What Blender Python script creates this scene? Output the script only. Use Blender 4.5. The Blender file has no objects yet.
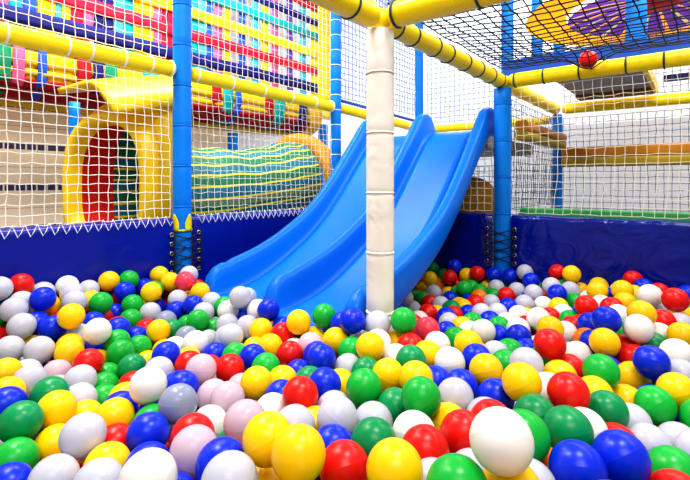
import bpy, math, random
import numpy as np
from mathutils import Vector, Matrix, noise
random.seed(5)
BALLS = [
('w',199,586,672,"white plastic ball, front rows, right, red to its left"),
('y',-67,662,610,"yellow plastic ball, front edge, left of centre, yellow to its left"),
('b',418,697,583,"blue plastic ball, front edge, far right, blue to its left"),
('y',69,639,602,"yellow plastic ball, front edge, right of centre"),
('b',341,674,580,"blue plastic ball, front edge, far right, orange to its left"),
('c',-484,850,533,"frosted white plastic ball, front rows, far left"),
('y',-121,721,599,"yellow plastic ball, front rows, left of centre, pink to its left"),
('r',-1,719,555,"red plastic ball, front edge, left of centre"),
('w',-279,652,580,"white plastic ball, front edge, left"),
('e',377,778,581,"dark green plastic ball, front rows, right, green to its left"),
('e',-643,912,526,"dark green plastic ball, front rows, far left"),
('c',-162,644,581,"frosted white plastic ball, front edge, left of centre"),
('p',-252,768,553,"pale pink plastic ball, front edge, left"),
('g',150,907,577,"bright green plastic ball, front rows, right of centre, green to its left"),
('r',445,917,582,"red plastic ball, middle rows, right, white to its left"),
('g',142,582,613,"bright green plastic ball, front edge, right of centre"),
('b',-380,887,516,"blue plastic ball, front rows, left, red to its left"),
('g',662,982,526,"bright green plastic ball, front rows, far right, yellow to its right"),
('w',-435,1017,553,"white plastic ball, middle rows, left, yellow to its left"),
('y',365,951,588,"yellow plastic ball, middle rows, right, white to its right"),
('s',-348,959,540,"grey plastic ball, front rows, left"),
('r',130,747,565,"red plastic ball, front rows, right of centre, yellow to its left"),
('c',-492,777,498,"frosted white plastic ball, front edge, far left, green to its left"),
('c',-15,887,548,"frosted white plastic ball, front rows, left of centre, white to its right"),
('b',733,1100,571,"blue plastic ball, middle rows, far right, white to its right"),
('y',-620,988,513,"yellow plastic ball, front rows, far left, green behind it"),
('g',42,1016,549,"bright green plastic ball, middle rows, right of centre, green behind it"),
('e',524,921,543,"dark green plastic ball, front rows, far right, white to its right"),
('r',208,809,559,"red plastic ball, front rows, right of centre, red to its left"),
('p',-186,856,555,"pale pink plastic ball, front rows, left of centre"),
('e',49,782,559,"dark green plastic ball, front rows, right of centre, white behind it"),
('g',-610,849,487,"bright green plastic ball, front edge, far left"),
('r',-97,999,539,"red plastic ball, middle rows, left of centre, blue to its left"),
('g',522,732,538,"bright green plastic ball, front edge, far right, blue to its left"),
('g',595,1069,562,"bright green plastic ball, middle rows, far right"),
('g',283,728,599,"bright green plastic ball, front rows, right, white to its left"),
('r',525,1180,586,"red plastic ball, back rows, right, blue to its left"),
('c',-396,739,514,"frosted white plastic ball, front edge, far left, white to its left"),
('y',-219,1138,506,"yellow plastic ball, middle rows, left of centre, pink to its left"),
('y',-488,975,503,"yellow plastic ball, front rows, left"),
('c',238,994,538,"frosted white plastic ball, middle rows, right of centre, green to its left"),
('w',828,1297,590,"white plastic ball, back rows, far right, white to its right"),
('b',-192,716,561,"blue plastic ball, front edge, left, pink to its left"),
('y',338,1102,551,"yellow plastic ball, middle rows, right, yellow to its right"),
('y',723,1281,556,"yellow plastic ball, back rows, far right, blue to its left"),
('y',733,1016,540,"yellow plastic ball, middle rows, far right, white behind it"),
('p',-271,1061,501,"pale pink plastic ball, middle rows, left, pink to its left"),
('c',575,872,502,"frosted white plastic ball, front rows, far right, blue to its left"),
('c',-885,1332,516,"frosted white plastic ball, middle rows, far left, yellow to its right"),
('p',-375,1198,514,"pale pink plastic ball, middle rows, left, blue to its left"),
('y',105,1122,532,"yellow plastic ball, middle rows, right of centre, yellow to its right"),
('y',-421,815,498,"yellow plastic ball, front edge, far left"),
('y',69,1257,552,"yellow plastic ball, middle rows, right of centre, first yellow one there counting from left"),
('w',-756,1406,547,"white plastic ball, back rows, far left, green to its right"),
('c',-995,1416,560,"frosted white plastic ball, back rows, far left, red to its left"),
('b',759,1336,602,"blue plastic ball, back rows, far right, blue to its left"),
('y',-861,1447,581,"yellow plastic ball, back rows, far left, blue to its right"),
('e',-673,1048,518,"dark green plastic ball, middle rows, far left, white behind it, yellow before it"),
('b',-48,1083,525,"blue plastic ball, middle rows, left of centre, red to its left, yellow to its right"),
('b',327,998,535,"blue plastic ball, middle rows, right, blue to its left"),
('y',-582,924,473,"yellow plastic ball, front rows, far left, white to its right"),
('r',-313,1249,496,"red plastic ball, middle rows, left, blue to its right"),
('b',-64,1241,526,"blue plastic ball, middle rows, left of centre, blue to its left"),
('e',363,877,556,"dark green plastic ball, front rows, right, blue to its left"),
('r',1085,1512,616,"red plastic ball, farthest rows, far right, white to its left, blue to its right"),
('g',176,1382,587,"bright green plastic ball, back rows, right of centre, pinkish red to its right"),
('w',124,826,549,"white plastic ball, front rows, right of centre, green to its left"),
('b',22,1393,583,"blue plastic ball, back rows, right of centre, blue to its left"),
('w',271,1191,535,"white plastic ball, middle rows, right of centre, blue before it"),
('b',-1007,1533,614,"blue plastic ball, farthest rows, far left"),
('c',-682,1185,491,"frosted white plastic ball, middle rows, far left, pink to its left"),
('b',-571,779,483,"blue plastic ball, front edge, far left"),
('c',-96,874,537,"frosted white plastic ball, front rows, left of centre, yellow to its right"),
('y',162,1051,553,"yellow plastic ball, middle rows, right of centre, yellow to its left"),
('c',56,914,524,"frosted white plastic ball, front rows, right of centre, white to its left"),
('c',436,1107,564,"frosted white plastic ball, middle rows, right, green to its left"),
('r',-279,842,536,"red plastic ball, front rows, left, white to its right"),
('w',853,1183,559,"white plastic ball, middle rows, far right, yellow behind it"),
('y',-150,1486,551,"yellow plastic ball, back rows, left of centre, red to its left, yellow to its right"),
('c',-971,1330,518,"frosted white plastic ball, middle rows, far left, white to its right, yellow before it"),
('e',107,976,524,"dark green plastic ball, front rows, right of centre, green to its right"),
('c',-787,1147,505,"frosted white plastic ball, middle rows, far left, yellow to its left, green before it"),
('r',-711,1274,500,"red plastic ball, middle rows, far left"),
('y',-804,1342,504,"yellow plastic ball, middle rows, far left, white to its left"),
('c',-1052,1462,597,"frosted white plastic ball, back rows, far left, white to its right, white behind it"),
('g',-679,1391,486,"bright green plastic ball, middle rows, left, yellow to its left"),
('r',-163,1355,495,"red plastic ball, middle rows, left of centre, yellow to its left"),
('y',721,1153,512,"yellow plastic ball, middle rows, far right, blue to its right"),
('b',-22,808,533,"blue plastic ball, front rows, left of centre"),
('e',-609,1315,471,"dark green plastic ball, middle rows, left, green to its left"),
('b',-929,1460,540,"blue plastic ball, back rows, far left, blue to its left"),
('b',-739,1002,515,"blue plastic ball, front rows, far left"),
('y',-641,1582,491,"yellow plastic ball, back rows, left, blue to its left"),
('g',-69,1517,562,"bright green plastic ball, back rows, left of centre, yellow to its left"),
('c',100,1405,570,"frosted white plastic ball, back rows, right of centre, white before it"),
('c',-368,1487,505,"frosted white plastic ball, back rows, left of centre, white to its right"),
('e',172,1198,538,"dark green plastic ball, middle rows, right of centre, red behind it"),
('w',-291,985,482,"white plastic ball, front rows, left, red to its left"),
('g',-878,1655,568,"bright green plastic ball, farthest rows, far left"),
('b',-515,1325,504,"blue plastic ball, middle rows, left, yellow to its left"),
('y',896,1390,605,"yellow plastic ball, back rows, far right, white to its left, red to its right"),
('w',1072,1617,604,"white plastic ball, farthest rows, far right, yellow to its left"),
('c',-640,1108,477,"frosted white plastic ball, middle rows, far left, yellow to its left, yellow before it"),
('w',452,1504,515,"white plastic ball, back rows, right, blue behind it"),
('b',-398,1122,502,"blue plastic ball, middle rows, left, pink to its right"),
('b',-268,1611,555,"blue plastic ball, back rows, left of centre, white to its left, white behind it"),
('c',-383,1678,584,"frosted white plastic ball, farthest rows, left of centre, yellow to its left, white behind it"),
('w',-474,1458,492,"white plastic ball, back rows, left, grey behind it"),
('y',967,1318,561,"yellow plastic ball, back rows, far right, third yellow one there counting from left"),
('r',479,664,542,"red plastic ball, front edge, far right"),
('p',-321,1121,481,"pale pink plastic ball, middle rows, left, grey to its left"),
('y',352,1313,540,"yellow plastic ball, back rows, right, green to its left"),
('w',-161,1017,494,"white plastic ball, front rows, left of centre, pink to its left"),
('g',-524,1637,510,"bright green plastic ball, back rows, left, green to its right, white behind it"),
('b',269,1068,528,"blue plastic ball, middle rows, right, white behind it"),
('y',-29,1395,522,"yellow plastic ball, back rows, left of centre, blue to its left, green to its right"),
('k',271,1508,521,"pinkish red plastic ball, back rows, right of centre"),
('r',-1123,1594,647,"red plastic ball, farthest rows, far left"),
('b',-270,1344,490,"blue plastic ball, middle rows, left of centre, red to its left, green to its right"),
('r',-452,905,485,"red plastic ball, front rows, left, white to its left"),
('c',591,951,503,"frosted white plastic ball, front rows, far right, green to its left, white before it"),
('y',-767,1821,568,"yellow plastic ball, farthest rows, left, blue to its left"),
('w',431,829,553,"white plastic ball, front rows, far right, green to its left, green before it"),
('y',-283,1549,505,"yellow plastic ball, back rows, left of centre, white to its left"),
('y',-879,1189,507,"yellow plastic ball, middle rows, far left, white behind it"),
('r',873,1665,554,"red plastic ball, farthest rows, far right, green to its left"),
('g',-217,1261,494,"bright green plastic ball, middle rows, left of centre, red to its right"),
('y',-941,1834,609,"yellow plastic ball, farthest rows, far left, second yellow one there counting from left"),
('y',-233,1431,491,"yellow plastic ball, back rows, left of centre, green before it"),
('w',666,1316,507,"white plastic ball, middle rows, far right, red to its left"),
('p',-795,1268,472,"pale pink plastic ball, middle rows, far left"),
('y',626,1404,554,"yellow plastic ball, back rows, right, red behind it"),
('y',515,1102,535,"yellow plastic ball, middle rows, right, white to its left"),
('c',661,913,483,"frosted white plastic ball, front rows, far right, white to its left, white to its right"),
('c',-935,1590,589,"frosted white plastic ball, farthest rows, far left, yellow to its left"),
('y',547,1010,535,"yellow plastic ball, middle rows, far right, red to its left"),
('y',225,1261,528,"yellow plastic ball, middle rows, right of centre, fourth yellow one there counting from left"),
('b',349,1221,533,"blue plastic ball, middle rows, right, yellow before it"),
('y',218,603,596,"yellow plastic ball, front edge, right"),
('b',-871,1818,571,"blue plastic ball, farthest rows, left, yellow to its left"),
('c',-505,1246,489,"frosted white plastic ball, middle rows, left, green to its left"),
('b',559,1480,505,"blue plastic ball, back rows, right, blue to its left"),
('k',-669,1922,591,"pinkish red plastic ball, farthest rows, left"),
('c',648,838,509,"frosted white plastic ball, front rows, far right, white to its left, white behind it"),
('y',-163,1203,482,"yellow plastic ball, middle rows, left of centre, yellow to its left"),
('c',264,660,562,"frosted white plastic ball, front edge, right, yellow to its left"),
('y',644,1055,497,"yellow plastic ball, middle rows, far right, yellow behind it"),
('y',206,917,520,"yellow plastic ball, front rows, right of centre"),
('g',-678,1514,459,"bright green plastic ball, back rows, left, yellow to its right, blue behind it"),
('g',18,1330,515,"bright green plastic ball, middle rows, right of centre, yellow to its left, yellow behind it"),
('g',-819,1772,531,"bright green plastic ball, farthest rows, left, blue to its left"),
('c',9,1253,495,"frosted white plastic ball, middle rows, right of centre, blue to its left"),
('w',672,1598,528,"white plastic ball, back rows, right, yellow to its right"),
('c',-745,1759,504,"frosted white plastic ball, back rows, left, blue to its right"),
('w',274,1369,518,"white plastic ball, back rows, right of centre, pinkish red behind it"),
('y',1016,1853,565,"yellow plastic ball, farthest rows, far right, blue to its right"),
('c',811,1108,535,"frosted white plastic ball, middle rows, far right, white behind it"),
('y',1025,2081,588,"yellow plastic ball, farthest rows, right, red to its left"),
('c',-1140,1516,652,"frosted white plastic ball, farthest rows, far left, red to its right"),
('y',1086,1801,580,"yellow plastic ball, farthest rows, far right, blue to its left"),
('r',-435,1285,491,"red plastic ball, middle rows, left, blue to its left"),
('y',-591,1045,465,"yellow plastic ball, front rows, far left, yellow to its left"),
('r',-206,1518,500,"red plastic ball, back rows, left of centre, yellow to its left"),
('r',792,1260,518,"red plastic ball, middle rows, far right"),
('y',-786,1067,509,"yellow plastic ball, middle rows, far left, blue before it"),
('e',55,1189,510,"dark green plastic ball, middle rows, right of centre, green before it"),
('r',273,857,555,"red plastic ball, front rows, right"),
('g',-722,1458,496,"bright green plastic ball, back rows, left, white to its left"),
('g',729,939,518,"bright green plastic ball, front rows, far right, green to its left"),
('b',-590,1786,525,"blue plastic ball, farthest rows, left, white to its right"),
('b',-342,799,507,"blue plastic ball, front edge, left, yellow to its left"),
('b',904,1959,529,"blue plastic ball, farthest rows, right, white to its left, yellow before it"),
('g',-655,1249,446,"bright green plastic ball, middle rows, far left, red to its right"),
('g',-789,1692,497,"bright green plastic ball, back rows, left, blue to its left"),
('y',-745,1960,580,"yellow plastic ball, farthest rows, left, pinkish red to its right"),
('r',574,1177,522,"red plastic ball, middle rows, right, yellow to its left"),
('c',-341,1606,499,"frosted white plastic ball, back rows, left of centre, blue behind it"),
('r',1001,1452,561,"red plastic ball, back rows, far right, white before it"),
('p',-106,1411,502,"pale pink plastic ball, back rows, left of centre"),
('b',-755,1529,514,"blue plastic ball, back rows, left, white to its left, green to its right"),
('b',-405,1427,465,"blue plastic ball, middle rows, left, green to its right"),
('w',-436,1717,524,"white plastic ball, back rows, left, green to its left, green behind it"),
('b',223,1131,510,"blue plastic ball, middle rows, right of centre"),
('g',-617,1178,444,"bright green plastic ball, middle rows, far left, yellow to its right, green behind it"),
('c',269,2073,482,"frosted white plastic ball, farthest rows, right of centre, green to its left"),
('r',190,1334,525,"red plastic ball, back rows, right of centre, yellow to its left"),
('b',796,1493,540,"blue plastic ball, back rows, far right, red to its left"),
('y',-597,1898,550,"yellow plastic ball, farthest rows, left, yellow to its left"),
('b',-152,1097,490,"blue plastic ball, middle rows, left of centre, red to its right"),
('b',-610,2261,544,"blue plastic ball, farthest rows, left, fifth blue one there counting from left"),
('g',-892,1898,600,"bright green plastic ball, farthest rows, left, blue before it"),
('c',-982,1654,603,"frosted white plastic ball, farthest rows, far left, white to its left, white behind it"),
('g',427,1225,516,"bright green plastic ball, middle rows, right, yellow to its left"),
('c',833,2034,513,"frosted white plastic ball, farthest rows, right, white to its left, white to its right"),
('c',-418,1638,495,"frosted white plastic ball, back rows, left, eighth white one there counting from left"),
('w',142,1269,516,"white plastic ball, middle rows, right of centre, yellow to its left, green to its right"),
('b',827,2308,531,"blue plastic ball, farthest rows, right, blue to its left"),
('b',-663,1806,497,"blue plastic ball, back rows, left, grey to its left"),
('y',-131,740,508,"yellow plastic ball, front edge, left of centre, white to its left"),
('r',684,2381,532,"red plastic ball, farthest rows, right, blue to its right"),
('g',591,2279,477,"bright green plastic ball, farthest rows, right, blue before it"),
('w',-1034,1713,616,"white plastic ball, farthest rows, far left, fourth white one there counting from left"),
('c',761,1951,487,"frosted white plastic ball, farthest rows, right, blue to its left, white to its right"),
('y',-809,2005,598,"yellow plastic ball, farthest rows, left, yellow to its right, green before it"),
('c',-683,1878,525,"frosted white plastic ball, farthest rows, left, red to its left"),
('b',881,2179,536,"blue plastic ball, farthest rows, right, white behind it, white before it"),
('w',721,1506,508,"white plastic ball, back rows, right, orange to its right"),
('y',1032,1696,558,"yellow plastic ball, farthest rows, far right, red to its left"),
('g',-333,1393,476,"bright green plastic ball, middle rows, left of centre, white behind it"),
('r',552,2429,503,"red plastic ball, farthest rows, right of centre, green to its left, red to its right"),
('r',1002,2170,577,"red plastic ball, farthest rows, right, yellow to its right"),
('y',-13,1149,495,"yellow plastic ball, middle rows, left of centre, blue to its left"),
('c',427,1306,512,"frosted white plastic ball, middle rows, right, blue to its left"),
('b',-513,1049,484,"blue plastic ball, front rows, left, yellow to its left"),
('c',-530,1725,513,"frosted white plastic ball, back rows, left, green to its right"),
('g',-281,2349,416,"bright green plastic ball, farthest rows, left of centre, green to its left"),
('c',-989,1773,587,"frosted white plastic ball, farthest rows, far left, white to its left, yellow to its right"),
('b',759,2352,529,"blue plastic ball, farthest rows, right, red to its left"),
('w',-317,1673,538,"white plastic ball, back rows, left of centre, white before it"),
('r',1240,1981,583,"red plastic ball, farthest rows, far right, yellow before it"),
('y',450,2434,494,"yellow plastic ball, farthest rows, right of centre, yellow to its left"),
('r',746,2127,479,"red plastic ball, farthest rows, right, green to its left"),
('r',337,1871,469,"red plastic ball, back rows, right of centre, white to its left"),
('g',357,1487,495,"bright green plastic ball, back rows, right of centre, yellow to its right"),
('g',486,1358,501,"bright green plastic ball, back rows, right, blue behind it"),
('w',95,1331,537,"white plastic ball, back rows, right of centre, yellow to its left, yellow to its right"),
('w',689,1825,475,"white plastic ball, back rows, right, blue to its left, white behind it"),
('c',-24,1009,503,"frosted white plastic ball, middle rows, left of centre, red to its left"),
('w',456,1035,533,"white plastic ball, middle rows, right, yellow to its left"),
('c',129,667,557,"frosted white plastic ball, front edge, right of centre"),
('e',-620,1657,469,"dark green plastic ball, back rows, left, yellow to its left"),
('c',994,2032,526,"frosted white plastic ball, farthest rows, right, yellow behind it"),
('e',-90,1172,493,"dark green plastic ball, middle rows, left of centre, blue behind it"),
('c',884,2260,561,"frosted white plastic ball, farthest rows, right, blue to its left, blue to its right"),
('b',593,2491,550,"blue plastic ball, farthest rows, right of centre, green to its left, red before it"),
('y',26,2280,432,"yellow plastic ball, farthest rows, right of centre, green to its right"),
('s',-672,1727,481,"grey plastic ball, back rows, left, white to its left"),
('b',515,1544,484,"blue plastic ball, back rows, right, blue to its right"),
('c',916,2041,542,"frosted white plastic ball, farthest rows, right, green to its left"),
('w',841,1949,481,"white plastic ball, farthest rows, right, white to its left, yellow to its right"),
('w',599,1590,495,"white plastic ball, back rows, right, green to its left, blue before it"),
('y',-844,1411,498,"yellow plastic ball, back rows, far left, yellow before it"),
('b',-128,1274,471,"blue plastic ball, middle rows, left of centre, red behind it"),
('r',500,848,515,"red plastic ball, front rows, far right"),
('w',-56,2546,411,"white plastic ball, farthest rows, left of centre, red to its left"),
('c',-534,1843,523,"frosted white plastic ball, farthest rows, left, blue to its left"),
('g',-409,974,490,"bright green plastic ball, front rows, left, yellow to its left"),
('c',451,2337,445,"frosted white plastic ball, farthest rows, right of centre, yellow behind it"),
('r',962,1658,549,"red plastic ball, farthest rows, far right, yellow to its right"),
('s',-536,1558,476,"grey plastic ball, back rows, left, green to its left"),
('c',811,2172,492,"frosted white plastic ball, farthest rows, right, red to its left, white to its right"),
('c',622,1877,472,"frosted white plastic ball, back rows, right, white to its left, blue to its right"),
('c',548,1846,478,"frosted white plastic ball, back rows, right, blue to its left, blue before it"),
('y',-547,1143,464,"yellow plastic ball, middle rows, left, red behind it"),
('e',897,1336,526,"dark green plastic ball, back rows, far right, white to its left"),
('b',-15,2765,457,"blue plastic ball, farthest rows, left of centre, white to its left, red to its right"),
('c',-161,2227,430,"frosted white plastic ball, farthest rows, left of centre, blue to its left, blue behind it"),
('b',-859,1567,522,"blue plastic ball, back rows, far left, yellow to its left"),
('c',1076,1477,544,"frosted white plastic ball, back rows, far right, red to its left"),
('b',-1002,1495,543,"blue plastic ball, back rows, far left, white to its left"),
('b',-718,1583,467,"blue plastic ball, back rows, left, blue to its left"),
('c',392,1732,473,"frosted white plastic ball, back rows, right of centre, yellow to its right, blue before it"),
('c',-1085,1543,598,"frosted white plastic ball, farthest rows, far left, blue to its right"),
('w',940,1581,543,"white plastic ball, back rows, far right, blue before it"),
('c',203,733,533,"frosted white plastic ball, front edge, right, green to its left"),
('b',-8,1466,551,"blue plastic ball, back rows, left of centre, green to its left"),
('c',662,2082,457,"frosted white plastic ball, farthest rows, right, red to its right"),
('g',555,1655,481,"bright green plastic ball, back rows, right, white to its right"),
('w',952,1394,537,"white plastic ball, back rows, far right, green before it"),
('b',684,1928,479,"blue plastic ball, farthest rows, right, red behind it"),
('y',872,1877,493,"yellow plastic ball, farthest rows, right, white to its left"),
('e',488,2572,521,"dark green plastic ball, farthest rows, right of centre, yellow before it"),
('b',733,1355,528,"blue plastic ball, back rows, far right, white to its left"),
('g',-686,1324,442,"bright green plastic ball, middle rows, far left, red to its left"),
('w',-298,2575,426,"white plastic ball, farthest rows, left of centre, blue to its left, blue to its right"),
('b',-182,2551,420,"blue plastic ball, farthest rows, left of centre, blue to its left, red to its right"),
('c',-863,1489,505,"frosted white plastic ball, back rows, far left, blue to its left"),
('y',647,2448,509,"yellow plastic ball, farthest rows, right, blue to its left"),
('c',-679,2001,601,"frosted white plastic ball, farthest rows, left, pinkish red to its left"),
('r',816,1336,521,"red plastic ball, back rows, far right, red before it"),
('r',584,2063,460,"red plastic ball, farthest rows, right, orange behind it"),
('c',743,2259,486,"frosted white plastic ball, farthest rows, right, yellow to its left"),
('y',-582,2169,476,"yellow plastic ball, farthest rows, left, white behind it"),
('b',-260,697,516,"blue plastic ball, front edge, left, white to its left"),
('b',552,1402,487,"blue plastic ball, back rows, right, blue behind it"),
('y',-1032,1598,573,"yellow plastic ball, back rows, far left, blue behind it"),
('b',-851,1951,556,"blue plastic ball, farthest rows, left, yellow to its right"),
('g',-211,2140,413,"bright green plastic ball, back rows, left of centre, red to its left"),
('b',-890,1785,494,"blue plastic ball, back rows, left, green to its left"),
('c',-1084,1651,606,"frosted white plastic ball, farthest rows, far left, red to its left"),
('b',347,1566,489,"blue plastic ball, back rows, right of centre, pinkish red to its left"),
('g',975,1962,491,"bright green plastic ball, farthest rows, right, yellow to its left"),
('c',-875,1263,476,"frosted white plastic ball, middle rows, far left, yellow to its left, white to its right"),
('y',45,2909,469,"yellow plastic ball, farthest rows, right of centre, red before it"),
('c',58,2112,427,"frosted white plastic ball, farthest rows, right of centre, yellow to its left, green behind it"),
('b',399,1812,471,"blue plastic ball, back rows, right of centre, red to its left"),
('w',-65,2926,469,"white plastic ball, farthest rows, left of centre, thirteenth white one there counting from left"),
('r',309,2472,449,"red plastic ball, farthest rows, right of centre, white to its left"),
('b',551,1750,474,"blue plastic ball, back rows, right, green to its right"),
('o',751,1432,509,"orange plastic ball, back rows, far right"),
]
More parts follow.
